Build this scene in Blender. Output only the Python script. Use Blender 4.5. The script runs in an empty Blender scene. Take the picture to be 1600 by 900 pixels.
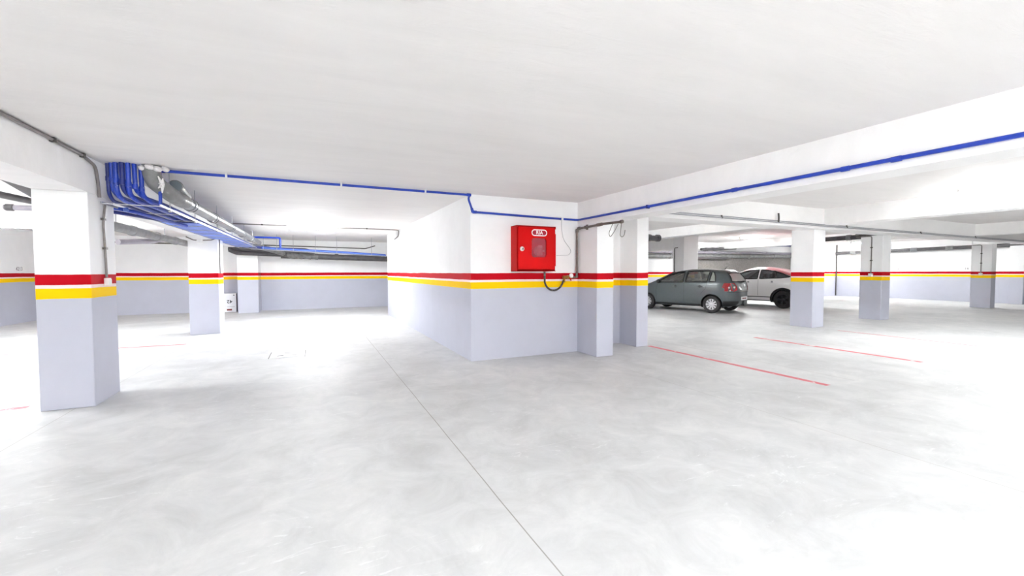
import bpy, bmesh, math, random
from mathutils import Vector, Matrix
random.seed(4)
PI = math.pi
sc = bpy.context.scene
COL = sc.collection

# ------------------------------------------------------------------ materials
def lin(c):
    def f(v):
        v /= 255.0
        return v/12.92 if v <= 0.04045 else ((v+0.055)/1.055)**2.4
    return (f(c[0]), f(c[1]), f(c[2]), 1.0)

def new_mat(name):
    m = bpy.data.materials.new(name); m.use_nodes = True
    nt = m.node_tree
    b = nt.nodes['Principled BSDF']
    return m, nt, b

def N(nt, typ, **kw):
    n = nt.nodes.new(typ)
    for k, v in kw.items():
        setattr(n, k, v)
    return n

def noise(nt, vec, scale, detail=4, rough=0.55, dist=0.0):
    n = N(nt, 'ShaderNodeTexNoise')
    n.inputs['Scale'].default_value = scale
    n.inputs['Detail'].default_value = detail
    n.inputs['Roughness'].default_value = rough
    n.inputs['Distortion'].default_value = dist
    nt.links.new(vec, n.inputs['Vector'])
    return n

def ramp(nt, fac, stops, interp='LINEAR'):
    r = N(nt, 'ShaderNodeValToRGB')
    r.color_ramp.interpolation = interp
    els = r.color_ramp.elements
    while len(els) > 1:
        els.remove(els[-1])
    els[0].position = stops[0][0]; els[0].color = stops[0][1]
    for p, c in stops[1:]:
        e = els.new(p); e.color = c
    nt.links.new(fac, r.inputs['Fac'])
    return r

def mth(nt, op, a, b=None, c=None, clamp=False):
    n = N(nt, 'ShaderNodeMath', operation=op); n.use_clamp = clamp
    for i, v in enumerate((a, b, c)):
        if v is None: continue
        if isinstance(v, (int, float)):
            n.inputs[i].default_value = v
        else:
            nt.links.new(v, n.inputs[i])
    return n.outputs[0]

def mix(nt, fac, a, b):
    n = N(nt, 'ShaderNodeMix', data_type='RGBA')
    for sock, v in ((n.inputs['Factor'], fac), (n.inputs['A'], a), (n.inputs['B'], b)):
        if isinstance(v, (int, float, tuple)):
            sock.default_value = v
        else:
            nt.links.new(v, sock)
    return n.outputs['Result']

def bump(nt, b, h, strength, dist=0.01):
    n = N(nt, 'ShaderNodeBump')
    n.inputs['Strength'].default_value = strength
    n.inputs['Distance'].default_value = dist
    nt.links.new(h, n.inputs['Height'])
    nt.links.new(n.outputs['Normal'], b.inputs['Normal'])

def world_pos(nt):
    return N(nt, 'ShaderNodeNewGeometry').outputs['Position']

def simple(name, rgb, rough=0.5, metal=0.0, var=0.06, scale=6.0, coat=0.0, spec=0.5):
    """one paint or plastic with a little procedural wear"""
    m, nt, b = new_mat(name)
    tc = N(nt, 'ShaderNodeTexCoord')
    n = noise(nt, tc.outputs['Object'], scale)
    c = lin(rgb)
    lo = tuple(max(0, v*(1-var)) for v in c[:3])+(1,)
    hi = tuple(min(1, v*(1+var)) for v in c[:3])+(1,)
    r = ramp(nt, n.outputs['Fac'], [(0.3, lo), (0.7, hi)])
    nt.links.new(r.outputs['Color'], b.inputs['Base Color'])
    b.inputs['Roughness'].default_value = rough
    b.inputs['Metallic'].default_value = metal
    b.inputs['Coat Weight'].default_value = coat
    b.inputs['Specular IOR Level'].default_value = spec
    return m

M = {}
# white over grey wall paint with a red and a yellow band
def band_paint(name, top, low, red=(188, 18, 40), yel=(250, 205, 0)):
    m, nt, b = new_mat(name)
    pos = world_pos(nt)
    sep = N(nt, 'ShaderNodeSeparateXYZ'); nt.links.new(pos, sep.inputs[0])
    w1 = noise(nt, pos, 1.1, 2)
    w2 = noise(nt, pos, 9.0, 2)
    z = mth(nt, 'ADD', sep.outputs['Z'], mth(nt, 'MULTIPLY', mth(nt, 'SUBTRACT', w1.outputs['Fac'], 0.5), 0.022))
    z = mth(nt, 'ADD', z, mth(nt, 'MULTIPLY', mth(nt, 'SUBTRACT', w2.outputs['Fac'], 0.5), 0.006))
    fac = mth(nt, 'DIVIDE', z, 3.2)
    gap = lin((246, 226, 226))
    r = ramp(nt, fac, [(0.0, lin(low)), (1.205/3.2, lin(yel)), (1.325/3.2, gap), (1.352/3.2, lin(red)), (1.472/3.2, lin(top))], 'CONSTANT')
    n = noise(nt, pos, 2.2, 5, 0.6)
    s = ramp(nt, n.outputs['Fac'], [(0.25, (0.94, 0.94, 0.94, 1)), (0.75, (1, 1, 1, 1))])
    mx = N(nt, 'ShaderNodeMix', data_type='RGBA', blend_type='MULTIPLY')
    mx.inputs['Factor'].default_value = 1.0
    nt.links.new(r.outputs['Color'], mx.inputs['A']); nt.links.new(s.outputs['Color'], mx.inputs['B'])
    nt.links.new(mx.outputs['Result'], b.inputs['Base Color'])
    b.inputs['Roughness'].default_value = 0.7
    b.inputs['Specular IOR Level'].default_value = 0.12
    bn = noise(nt, pos, 14, 4)
    bump(nt, b, bn.outputs['Fac'], 0.12, 0.01)
    return m
M['wall'] = band_paint('banded_wall_paint', (246, 246, 246), (192, 194, 207), (188, 4, 26), (250, 204, 0))

def plaster(name, rgb):
    m, nt, b = new_mat(name)
    pos = world_pos(nt)
    mp = N(nt, 'ShaderNodeMapping'); mp.inputs['Scale'].default_value = (0.5, 2.0, 1.0)
    mp.inputs['Rotation'].default_value = (0, 0, 0.35)
    nt.links.new(pos, mp.inputs['Vector'])
    n = noise(nt, mp.outputs['Vector'], 1.4, 6, 0.6, 0.6)
    c = lin(rgb)
    r = ramp(nt, n.outputs['Fac'], [(0.3, tuple(v*0.955 for v in c[:3])+(1,)), (0.7, tuple(min(1, v*1.02) for v in c[:3])+(1,))])
    nt.links.new(r.outputs['Color'], b.inputs['Base Color'])
    b.inputs['Roughness'].default_value = 0.7
    b.inputs['Specular IOR Level'].default_value = 0.25
    n2 = noise(nt, mp.outputs['Vector'], 5.0, 6, 0.65, 0.8)
    bump(nt, b, n2.outputs['Fac'], 0.28, 0.02)
    return m
M['ceiling'] = plaster('ceiling_plaster', (235, 232, 230))
M['beam'] = plaster('beam_paint', (247, 246, 245))

def raw_concrete():
    m, nt, b = new_mat('raw_grey_concrete')
    pos = world_pos(nt)
    n = noise(nt, pos, 18, 6, 0.75)
    r = ramp(nt, n.outputs['Fac'], [(0.3, lin((104, 100, 97))), (0.7, lin((152, 148, 145)))])
    nt.links.new(r.outputs['Color'], b.inputs['Base Color'])
    b.inputs['Roughness'].default_value = 0.9
    bump(nt, b, n.outputs['Fac'], 0.5, 0.02)
    return m
M['raw'] = raw_concrete()

def floor_mat():
    m, nt, b = new_mat('polished_concrete_floor')
    pos = world_pos(nt)
    sep = N(nt, 'ShaderNodeSeparateXYZ'); nt.links.new(pos, sep.inputs[0])
    n1 = noise(nt, pos, 0.55, 5, 0.6, 0.4)
    n2 = noise(nt, pos, 2.2, 9, 0.72, 0.8)
    v = mth(nt, 'ADD', mth(nt, 'MULTIPLY', n1.outputs['Fac'], 0.42), mth(nt, 'MULTIPLY', n2.outputs['Fac'], 0.58))
    base = ramp(nt, v, [(0.36, lin((183, 184, 185))), (0.5, lin((199, 200, 201))), (0.64, lin((214, 214, 214)))]).outputs['Color']
    # pale trowel scuffs, in patches
    mp = N(nt, 'ShaderNodeMapping'); mp.inputs['Rotation'].default_value = (0, 0, 0.6)
    mp.inputs['Scale'].default_value = (1.0, 3.4, 1.0)
    nt.links.new(pos, mp.inputs['Vector'])
    s1 = noise(nt, mp.outputs['Vector'], 2.3, 9, 0.74, 2.6)
    scuff = ramp(nt, s1.outputs['Fac'], [(0.58, (0, 0, 0, 1)), (0.70, (1, 1, 1, 1))]).outputs['Color']
    pn = noise(nt, pos, 0.7, 3)
    patch = ramp(nt, pn.outputs['Fac'], [(0.42, (0, 0, 0, 1)), (0.56, (1, 1, 1, 1))]).outputs['Color']
    sf = mth(nt, 'MULTIPLY', mth(nt, 'MULTIPLY', scuff, patch), 0.6)
    base = mix(nt, sf, base, lin((243, 244, 245)))
    # darker drag marks
    s2 = noise(nt, mp.outputs['Vector'], 1.7, 8, 0.7, 1.0)
    dm = ramp(nt, s2.outputs['Fac'], [(0.62, (0, 0, 0, 1)), (0.8, (1, 1, 1, 1))]).outputs['Color']
    base = mix(nt, mth(nt, 'MULTIPLY', dm, 0.35), base, lin((168, 168, 170)))
    # saw-cut joints
    wob = noise(nt, pos, 0.9, 2)
    wb = mth(nt, 'MULTIPLY', mth(nt, 'SUBTRACT', wob.outputs['Fac'], 0.5), 0.02)
    jd = None
    X, Y = sep.outputs['X'], sep.outputs['Y']
    def line(coord, at, half, lo=None, hi=None, other=None):
        d = mth(nt, 'ABSOLUTE', mth(nt, 'ADD', mth(nt, 'SUBTRACT', coord, at), wb))
        k = mth(nt, 'LESS_THAN', d, half)
        if lo is not None:
            k = mth(nt, 'MULTIPLY', k, mth(nt, 'GREATER_THAN', other, lo))
            k = mth(nt, 'MULTIPLY', k, mth(nt, 'LESS_THAN', other, hi))
        return k
    cut = line(X, 1.09, 0.004, -12, 10.8, Y)
    base = mix(nt, mth(nt, 'MULTIPLY', cut, 0.65), base, lin((112, 106, 98)))
    faint = mth(nt, 'MAXIMUM', line(X, -2.4, 0.004, -12, 11, Y), line(X, 4.35, 0.004, -12, 5.6, Y))
    faint = mth(nt, 'MAXIMUM', faint, line(Y, 5.6, 0.003, 1.1, 1.5, X))
    faint = mth(nt, 'MAXIMUM', faint, line(Y, 14.2, 0.006, -8, -2.7, X))
    faint = mth(nt, 'MAXIMUM', faint, line(Y, 9.25, 0.006, 6.2, 13, X))
    base = mix(nt, mth(nt, 'MULTIPLY', faint, 0.55), base, lin((150, 146, 142)))
    # rubbed-out grey line marks beside the red ones
    ghost = mth(nt, 'MAXIMUM', line(X, 6.72, 0.03, 3.3, 7.2, Y), line(X, 9.62, 0.03, 3.5, 7.2, Y))
    base = mix(nt, mth(nt, 'MULTIPLY', ghost, 0.28), base, lin((170, 168, 168)))
    nt.links.new(base, b.inputs['Base Color'])
    rr = ramp(nt, n2.outputs['Fac'], [(0.3, (0.48, 0.48, 0.48, 1)), (0.7, (0.64, 0.64, 0.64, 1))])
    nt.links.new(rr.outputs['Color'], b.inputs['Roughness'])
    b.inputs['Specular IOR Level'].default_value = 0.22
    bump(nt, b, s1.outputs['Fac'], 0.04, 0.01)
    return m
M['floor'] = floor_mat()

def worn_line(rgb, name, keep):
    m, nt, b = new_mat(name)
    pos = world_pos(nt)
    n = noise(nt, pos, 3.0, 5, 0.7)
    r = ramp(nt, n.outputs['Fac'], [(keep-0.04, lin((222, 214, 214))), (keep+0.05, lin(rgb))])
    nt.links.new(r.outputs['Color'], b.inputs['Base Color'])
    b.inputs['Roughness'].default_value = 0.6
    return m
M['redline'] = worn_line((204, 104, 114), 'worn_red_line_paint', 0.39)

M['blue'] = simple('blue_pipe_plastic', (28, 62, 172), 0.38, 0, 0.16, 12)
def specked(name, rgb):
    m, nt, b = new_mat(name)
    tc = N(nt, 'ShaderNodeTexCoord')
    n = noise(nt, tc.outputs['Object'], 9, 3); n2 = noise(nt, tc.outputs['Object'], 38, 3, 0.6)
    c = lin(rgb)
    r = ramp(nt, n.outputs['Fac'], [(0.3, tuple(v*0.8 for v in c[:3])+(1,)), (0.7, tuple(v*1.2 for v in c[:3])+(1,))])
    k = ramp(nt, n2.outputs['Fac'], [(0.64, (0, 0, 0, 1)), (0.70, (1, 1, 1, 1))])
    nt.links.new(mix(nt, mth(nt, 'MULTIPLY', k.outputs['Color'], 0.7), r.outputs['Color'], lin((225, 228, 238))), b.inputs['Base Color'])
    b.inputs['Roughness'].default_value = 0.4
    return m
M['bluespeck'] = specked('plaster_specked_blue_pipe', (28, 62, 172))
M['darkblue'] = simple('dark_blue_pipe_plastic', (24, 40, 120), 0.42, 0, 0.2, 14)
M['lightblue'] = simple('light_blue_insulated_pipe', (92, 122, 205), 0.5, 0, 0.12, 9)
M['silver'] = simple('silver_drain_pipe', (142, 144, 148), 0.34, 0.55, 0.2, 5)
M['greypvc'] = simple('grey_pvc', (128, 128, 128), 0.5, 0, 0.25, 7)
M['darkpvc'] = simple('dark_grey_pvc', (86, 84, 86), 0.5, 0, 0.25, 7)
M['lilacpvc'] = simple('lilac_grey_pvc', (150, 145, 155), 0.5, 0, 0.12, 7)
M['capgrey'] = simple('slate_cap_plastic', (112, 122, 128), 0.5, 0, 0.1, 10)
M['conduit'] = simple('grey_conduit', (132, 126, 124), 0.45, 0.2, 0.15, 12)
M['steel'] = simple('brown_grey_steel_pipe', (122, 112, 106), 0.38, 0.6, 0.2, 15)
M['zinc'] = simple('galvanised_wire', (178, 179, 184), 0.35, 0.6, 0.08, 20)
M['whiteplastic'] = simple('white_plastic', (240, 238, 236), 0.4, 0, 0.02, 5)
M['clip'] = simple('white_pipe_clip', (232, 232, 232), 0.5, 0, 0.03, 5)
M['tape'] = simple('white_sealing_foam', (228, 226, 226), 0.9, 0, 0.08, 30)
M['wire'] = simple('dark_wire', (88, 84, 80), 0.5, 0.3, 0.1, 20)
M['thinwire'] = simple('pale_wire', (176, 176, 178), 0.5, 0, 0.1, 20)
M['red'] = simple('red_powder_coat', (200, 3, 6), 0.42, 0, 0.05, 4, 0.0, 0.12)
M['darkred'] = simple('dark_red_label', (172, 16, 48), 0.4, 0, 0.05, 8)
M['redpane'] = None
M['chrome'] = simple('bright_chrome', (220, 220, 222), 0.2, 1.0, 0.03, 9)
M['white'] = simple('white_paint', (244, 242, 242), 0.45, 0, 0.02, 9)
M['brass'] = simple('brass', (168, 132, 74), 0.35, 0.8, 0.1, 30)
M['rubber'] = simple('black_rubber', (30, 30, 32), 0.6, 0, 0.2, 20)
M['hose'] = simple('dark_hose', (66, 62, 60), 0.45, 0, 0.2, 30)
M['reel'] = simple('grey_reel_metal', (196, 204, 206), 0.4, 0.5, 0.3, 30)
M['carton'] = simple('white_carton', (240, 240, 244), 0.6, 0, 0.02, 6)
M['cartonside'] = simple('shaded_carton_side', (150, 128, 140), 0.7, 0, 0.06, 6)  # darker colour stands for the shade on the box's right side
M['ink'] = simple('black_print', (70, 74, 78), 0.6, 0, 0.05, 6)
M['redink'] = simple('maroon_print', (138, 64, 66), 0.6, 0, 0.05, 6)
M['greyink'] = simple('grey_stencil_paint', (150, 142, 146), 0.7, 0, 0.2, 30)
M['drain'] = simple('pale_drain_cover', (202, 204, 206), 0.5, 0.1, 0.06, 12)
M['slot'] = simple('dark_slot', (86, 84, 84), 0.8, 0, 0.1, 12)
# car materials
def car_paint(name, rgb, metal, flake):
    m, nt, b = new_mat(name)
    tc = N(nt, 'ShaderNodeTexCoord')
    n = noise(nt, tc.outputs['Object'], 160, 2)
    c = lin(rgb)
    r = ramp(nt, n.outputs['Fac'], [(0.3, tuple(v*(1-flake) for v in c[:3])+(1,)), (0.7, tuple(min(1, v*(1+flake)) for v in c[:3])+(1,))])
    nt.links.new(r.outputs['Color'], b.inputs['Base Color'])
    b.inputs['Metallic'].default_value = metal
    b.inputs['Roughness'].default_value = 0.38
    b.inputs['Coat Weight'].default_value = 0.8
    b.inputs['Coat Roughness'].default_value = 0.06
    return m
M['carpaint_grey'] = car_paint('grey_metallic_car_paint', (80, 88, 91), 0.3, 0.3)
M['carpaint_white'] = car_paint('white_car_paint', (244, 243, 243), 0.0, 0.02)
M['carpaint_red'] = car_paint('pink_red_car_paint', (182, 84, 92), 0.0, 0.08)
M['trimblack'] = simple('black_car_trim', (26, 27, 30), 0.5, 0, 0.15, 12)
M['interior'] = simple('grey_car_fabric', (84, 86, 86), 0.8, 0, 0.2, 20)
M['tyre'] = simple('tyre_rubber', (44, 42, 44), 0.7, 0, 0.2, 20)
M['alloy'] = simple('silver_alloy', (214, 214, 218), 0.3, 0.5, 0.04, 9)
M['darkalloy'] = simple('dark_alloy', (70, 72, 78), 0.35, 0.6, 0.1, 9)
M['taillamp'] = simple('red_lamp_lens', (170, 24, 34), 0.12, 0, 0.1, 14, 0.8)
M['lampclear'] = simple('pale_lamp_lens', (238, 214, 214), 0.12, 0, 0.04, 14, 0.8)
def glass_mat(name, tint, op):
    m, nt, b = new_mat(name)
    out = nt.nodes['Material Output']
    tr = N(nt, 'ShaderNodeBsdfTransparent'); tr.inputs['Color'].default_value = tint
    gl = N(nt, 'ShaderNodeBsdfGlossy'); gl.inputs['Roughness'].default_value = 0.03
    fr = N(nt, 'ShaderNodeFresnel'); fr.inputs['IOR'].default_value = 1.5
    k = mth(nt, 'ADD', mth(nt, 'MULTIPLY', fr.outputs[0], 0.9), op, clamp=True)
    mx = N(nt, 'ShaderNodeMixShader')
    nt.links.new(k, mx.inputs[0]); nt.links.new(tr.outputs[0], mx.inputs[1]); nt.links.new(gl.outputs[0], mx.inputs[2])
    nt.links.new(mx.outputs[0], out.inputs['Surface'])
    return m
M['rearglass'] = glass_mat('reflecting_rear_glass', (0.86, 0.94, 0.90, 1), 0.34)
M['carglass'] = glass_mat('green_tinted_glass', (0.86, 0.94, 0.89, 1), 0.26)
M['darkglass'] = glass_mat('smoked_glass', (0.30, 0.34, 0.36, 1), 0.10)
M['pane'] = glass_mat('pink_brightened_pane', (0.95, 0.86, 0.88, 1), 0.05)
_nt = M['pane'].node_tree
_d = N(_nt, 'ShaderNodeBsdfDiffuse'); _d.inputs['Color'].default_value = lin((206, 74, 92))  # pink mixed into the pane stands for a brighter interior behind it
_m = N(_nt, 'ShaderNodeMixShader'); _m.inputs[0].default_value = 0.34
_o = _nt.nodes['Material Output']; _src = _o.inputs['Surface'].links[0].from_socket
_nt.links.new(_src, _m.inputs[1]); _nt.links.new(_d.outputs[0], _m.inputs[2]); _nt.links.new(_m.outputs[0], _o.inputs['Surface'])

def tube_light(name, strength):
    m, nt, b = new_mat(name)
    out = nt.nodes['Material Output']
    e = N(nt, 'ShaderNodeEmission'); e.inputs['Strength'].default_value = strength
    e.inputs['Color'].default_value = (0.972, 1.0, 0.998, 1)
    nt.links.new(e.outputs[0], out.inputs['Surface'])
    return m

# ------------------------------------------------------------------ mesh helpers
class MB:
    def __init__(s):
        s.v = []; s.f = []; s.m = []
    def add(s, vs, fs, mi=0):
        o = len(s.v)
        s.v += [tuple(v) for v in vs]
        s.f += [tuple(i+o for i in f) for f in fs]
        s.m += [mi]*len(fs)
        return s
    def box(s, x0, x1, y0, y1, z0, z1, mi=0):
        vs = [(x, y, z) for z in (z0, z1) for y in (y0, y1) for x in (x0, x1)]
        fs = [(0, 2, 3, 1), (4, 5, 7, 6), (0, 1, 5, 4), (2, 6, 7, 3), (0, 4, 6, 2), (1, 3, 7, 5)]
        return s.add(vs, fs, mi)
    def prism(s, pts, y0, y1, axis='y', mi=0):
        """polygon (a,b) extruded along an axis"""
        def P(a, b, t):
            return {'y': (a, t, b), 'x': (t, a, b), 'z': (a, b, t)}[axis]
        n = len(pts)
        vs = [P(a, b, y0) for a, b in pts]+[P(a, b, y1) for a, b in pts]
        fs = [tuple(range(n))[::-1], tuple(range(n, 2*n))]
        fs += [(i, (i+1) % n, n+(i+1) % n, n+i) for i in range(n)]
        return s.add(vs, fs, mi)
    def tube(s, pts, r, seg=12, caps=True, mi=0):
        pts = [Vector(p) for p in pts]
        n = len(pts)
        rs = r if isinstance(r, (list, tuple)) else [r]*n
        t0 = (pts[1]-pts[0]).normalized()
        up = Vector((0, 0, 1)) if abs(t0.z) < 0.9 else Vector((1, 0, 0))
        nrm = t0.cross(up).normalized()
        vs = []
        for i in range(n):
            if i == 0: t = t0
            elif i == n-1: t = (pts[i]-pts[i-1]).normalized()
            else:
                t = (pts[i+1]-pts[i]).normalized()+(pts[i]-pts[i-1]).normalized()
                t = t.normalized() if t.length > 1e-6 else (pts[i+1]-pts[i]).normalized()
            nrm = (nrm-t*nrm.dot(t)).normalized()
            bn = t.cross(nrm)
            for k in range(seg):
                a = 2*PI*k/seg
                vs.append(pts[i]+(nrm*math.cos(a)+bn*math.sin(a))*rs[i])
        fs = []
        for i in range(n-1):
            for k in range(seg):
                k2 = (k+1) % seg
                fs.append((i*seg+k, i*seg+k2, (i+1)*seg+k2, (i+1)*seg+k))
        if caps:
            fs.append(tuple(range(seg))[::-1]); fs.append(tuple((n-1)*seg+k for k in range(seg)))
        return s.add(vs, fs, mi)
    def lathe(s, prof, c, axis, seg=24, mi=0):
        """profile (radius, height) turned about an axis through c; rings closed by the profile"""
        a = Vector(axis).normalized()
        up = Vector((0, 0, 1)) if abs(a.z) < 0.9 else Vector((1, 0, 0))
        e1 = a.cross(up).normalized(); e2 = a.cross(e1)
        c = Vector(c); vs = []; fs = []
        n = len(prof)
        for r, h in prof:
            for k in range(seg):
                t = 2*PI*k/seg
                vs.append(c+a*h+(e1*math.cos(t)+e2*math.sin(t))*r)
        for i in range(n-1):
            for k in range(seg):
                k2 = (k+1) % seg
                fs.append((i*seg+k, (i+1)*seg+k, (i+1)*seg+k2, i*seg+k2))
        if prof[0][0] > 1e-6: fs.append(tuple(range(seg)))
        if prof[-1][0] > 1e-6: fs.append(tuple((n-1)*seg+k for k in range(seg))[::-1])
        return s.add(vs, fs, mi)

def fillet(pts, r=0.06, n=5):
    pts = [Vector(p) for p in pts]
    out = [pts[0]]
    for i in range(1, len(pts)-1):
        a, b, c = pts[i-1], pts[i], pts[i+1]
        d1 = (a-b); d2 = (c-b)
        k = min(r, d1.length*0.45, d2.length*0.45)
        p1 = b+d1.normalized()*k; p2 = b+d2.normalized()*k
        for j in range(n+1):
            t = j/n
            out.append(p1*(1-t)**2+b*2*t*(1-t)+p2*t*t)
    out.append(pts[-1])
    return out

def tidy(me, angle=35):
    bm = bmesh.new(); bm.from_mesh(me)
    bmesh.ops.remove_doubles(bm, verts=bm.verts, dist=1e-5)
    bmesh.ops.recalc_face_normals(bm, faces=bm.faces)
    for f in bm.faces: f.smooth = True
    lim = math.radians(angle)
    for e in bm.edges:
        if len(e.link_faces) == 2:
            e.smooth = e.calc_face_angle(0) < lim
    bm.to_mesh(me); bm.free()

def obj(name, mb, mats, parent=None, local=False, bevel=0.0, angle=35):
    """links a mesh; coordinates are the world's unless local"""
    me = bpy.data.meshes.new(name)
    me.from_pydata(mb.v, [], mb.f)
    if not isinstance(mats, (list, tuple)): mats = [mats]
    for m in mats: me.materials.append(m)
    for p, i in zip(me.polygons, mb.m): p.material_index = i
    tidy(me, angle)
    o = bpy.data.objects.new(name, me); COL.objects.link(o)
    if parent is not None:
        o.parent = parent
        if not local:
            root = parent
            while root.parent: root = root.parent
            me.transform(Matrix.Translation(-root.location))
    if bevel:
        b = o.modifiers.new('Bevel', 'BEVEL'); b.width = bevel; b.segments = 2; b.limit_method = 'ANGLE'
        b.angle_limit = math.radians(40)
    return o

def thing(name, label, cat, loc=(0, 0, 0), rz=0.0, group=None):
    o = bpy.data.objects.new(name, None); COL.objects.link(o)
    o.location = loc; o.rotation_euler = (0, 0, rz); o.empty_display_size = 0.2
    o['label'] = label; o['category'] = cat
    if group: o['group'] = group
    return o
def tag(o, label, cat, group=None, kind=None):
    o['label'] = label; o['category'] = cat
    if group: o['group'] = group
    if kind: o['kind'] = kind
    return o
def struct(name, mb, mats, label=None, cat=None, bevel=0.0):
    o = obj(name, mb, mats, bevel=bevel)
    o['kind'] = 'structure'
    if label: o['label'] = label
    if cat: o['category'] = cat
    return o

def text_mesh(body, size, ext, origin, ax, ay, bold=0.0):
    """letters as solid geometry: origin = centre, ax/ay = writing and up directions"""
    cu = bpy.data.curves.new('lettering', 'FONT')
    cu.body = body; cu.size = size; cu.extrude = ext; cu.offset = bold
    cu.align_x = 'CENTER'; cu.align_y = 'CENTER'; cu.resolution_u = 4
    o = bpy.data.objects.new('lettering', cu); COL.objects.link(o)
    dg = bpy.context.evaluated_depsgraph_get()
    me = o.evaluated_get(dg).to_mesh()
    ax = Vector(ax).normalized(); ay = Vector(ay).normalized(); az = ax.cross(ay)
    og = Vector(origin)
    mb = MB()
    mb.add([og+ax*v.co.x+ay*v.co.y+az*v.co.z for v in me.vertices], [tuple(p.vertices) for p in me.polygons])
    o.evaluated_get(dg).to_mesh_clear()
    bpy.data.objects.remove(o); bpy.data.curves.remove(cu)
    return mb

def rrect(x0, x1, z0, z1, r, n=6):
    pts = []
    for cx, cz, a0 in ((x1-r, z1-r, 0), (x0+r, z1-r, PI/2), (x0+r, z0+r, PI), (x1-r, z0+r, 1.5*PI)):
        for k in range(n+1):
            a = a0+PI/2*k/n
            pts.append((cx+r*math.cos(a), cz+r*math.sin(a)))
    return pts

# ------------------------------------------------------------------ dimensions (metres)
ZC = 2.776        # ceiling of the near bays
ZR = 3.10         # higher ceiling of the right bays
BX0, BX1 = 2.38, 6.10           # central walled block
BY0, BY1 = 6.742, 15.46
LX0, LX1 = -2.683, -2.229       # column row and beam on the left
ZB = 2.385
B1X0, B1X1 = 4.482, 4.84        # beam to the right of the middle bay
XL, XR = -7.88, 29.0
YB = 19.25                      # back wall of the left half
YR = 16.95                      # back wall of the right half
YF = -11.0                      # wall behind the camera

# ------------------------------------------------------------------ the setting
fl = MB().box(XL-0.3, XR+0.3, YF-0.3, YB+0.3, -0.25, 0.0)
floor = struct('floor', fl, M['floor'])
def pline(x0, x1, y0, y1):
    return obj('parking_line', MB().box(x0, x1, y0, y1, -0.004, 0.0012), M['redline'], floor)
pline(6.07, 6.17, 3.30, 6.62)
pline(9.02, 9.13, 3.50, 6.45)
pline(12.0, 12.06, 3.8, 6.3)
pline(-5.4, -2.42, 10.86, 10.95)
pline(-5.6, -2.9, 6.50, 6.60)

cl = MB().box(XL-0.3, B1X0, YF-0.3, YB+0.3, ZC, ZC+0.6)
struct('ceiling', cl, M['ceiling'])
struct('ceiling', MB().box(B1X1, XR+0.3, YF-0.3, YB+0.3, ZR, ZR+0.3), M['ceiling'])

def beam(x0, x1, y0, y1, z0, z1):
    return struct('ceiling_beam', MB().box(x0, x1, y0, y1, z0, z1), M['beam'])
beam(B1X0, B1X1, YF-0.3, BY0-0.0, 2.36, ZR+0.3)          # long beam carrying the blue pipe
beam(B1X0, B1X1, BY0, YB+0.3, ZC-0.05, ZR+0.3)
beam(LX0, LX1, YF-0.3, YB+0.3, ZB, ZC)                   # left row
beam(B1X1, XR+0.3, 6.66, 7.22, 2.60, ZR)                 # cross beam over the right columns
beam(11.97, 12.48, YF, 6.66, 2.69, ZR)
beam(11.97, 12.48, 7.22, YR, 2.78, ZR)
beam(20.6, 21.1, YF, 6.66, 2.71, ZR)
beam(20.6, 21.1, 7.22, YR, 2.75, ZR)
beam(27.2, 27.7, YF, 6.66, 2.66, ZR)
beam(XL, LX0, 11.75, 12.25, 2.46, ZC)                    # cross beam in the left bay
beam(15.0, 15.8, 14.75, YR, 2.5, ZR)

w = MB()
w.box(BX0, BX1, BY0, BY1, 0, ZC)
w.box(4.85, 5.81, 7.146, 7.2, 0, ZC)
# the block steps back between its two engaged columns
w = MB().prism([(BX0, BY0), (4.66, BY0), (4.66, 7.146), (BX1-0.1, 7.146), (BX1-0.1, BY1), (BX0, BY1)], 0, ZC, 'z')
struct('wall_center', w, M['wall'])
wall_left = struct('wall_left', MB().box(XL-0.3, XL, YF-0.3, YB+0.3, 0, ZC), M['wall'])
struct('wall_back', MB().box(XL, BX0+2.5, YB, YB+0.3, 0, ZC), M['wall'])
wall_right = struct('wall_right', MB().box(XR, XR+0.3, YF-0.3, 15.4, 0, ZR), M['wall'])
w = MB().box(BX1-0.1, 27.0, YR, YR+0.3, 0, ZR)
struct('wall_back_right', w, M['wall'])
struct('wall_back_raw', MB().box(17.4, 27.0, YR-0.05, YR+0.3, 0, 2.3), M['raw'])
struct('wall_corner', MB().prism([(27.0, 15.4), (XR+0.3, 15.4), (XR+0.3, YR+0.3), (27.0, YR+0.3)], 0, ZR, 'z'), M['wall'])
struct('wall_front', MB().box(XL-0.3, XR+0.3, YF-0.3, YF, 0, ZR), M['wall'])

def column(x0, x1, y0, y1, z1, label, foot=0.0):
    mb = MB().box(x0, x1, y0, y1, 0, z1)
    o = obj('concrete_column', mb, M['wall'], bevel=0.008)
    return tag(o, label, 'column')
column(LX0, LX1, 6.265, 6.944, ZB, 'nearest white and lilac-grey column at far left, socket on its side')
column(-2.675, -2.078, 12.45, 13.08, ZB, 'column behind the tray end with the upside-down white box peeking out behind it')
column(-2.49, -1.83, 18.3, YB, ZB, 'pilaster on the back wall right beside the white box')
column(B1X0, B1X1, 6.133, BY0, 2.36, 'engaged column beside the red cabinet, under the steel pipe')
column(5.81, BX1, 6.636, 7.2, 2.60, 'engaged column at the right end of the walled block, left of the grey car')
column(11.97, 12.48, 6.90, 7.48, 2.62, 'free column in front of the white car')
column(15.72, 16.2, 7.08, 7.66, 2.60, 'socketed column next right of the white car')
column(24.78, 25.2, 7.5, 8.1, 2.60, 'rightmost free column, nearest the right wall, with a socket')
column(15.0, 15.88, 14.1, 14.75, ZR, 'white column rising behind the grey car roof')
column(XR-0.25, XR, 7.7, 8.15, ZR, 'shallow pilaster on the far right wall')

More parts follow.
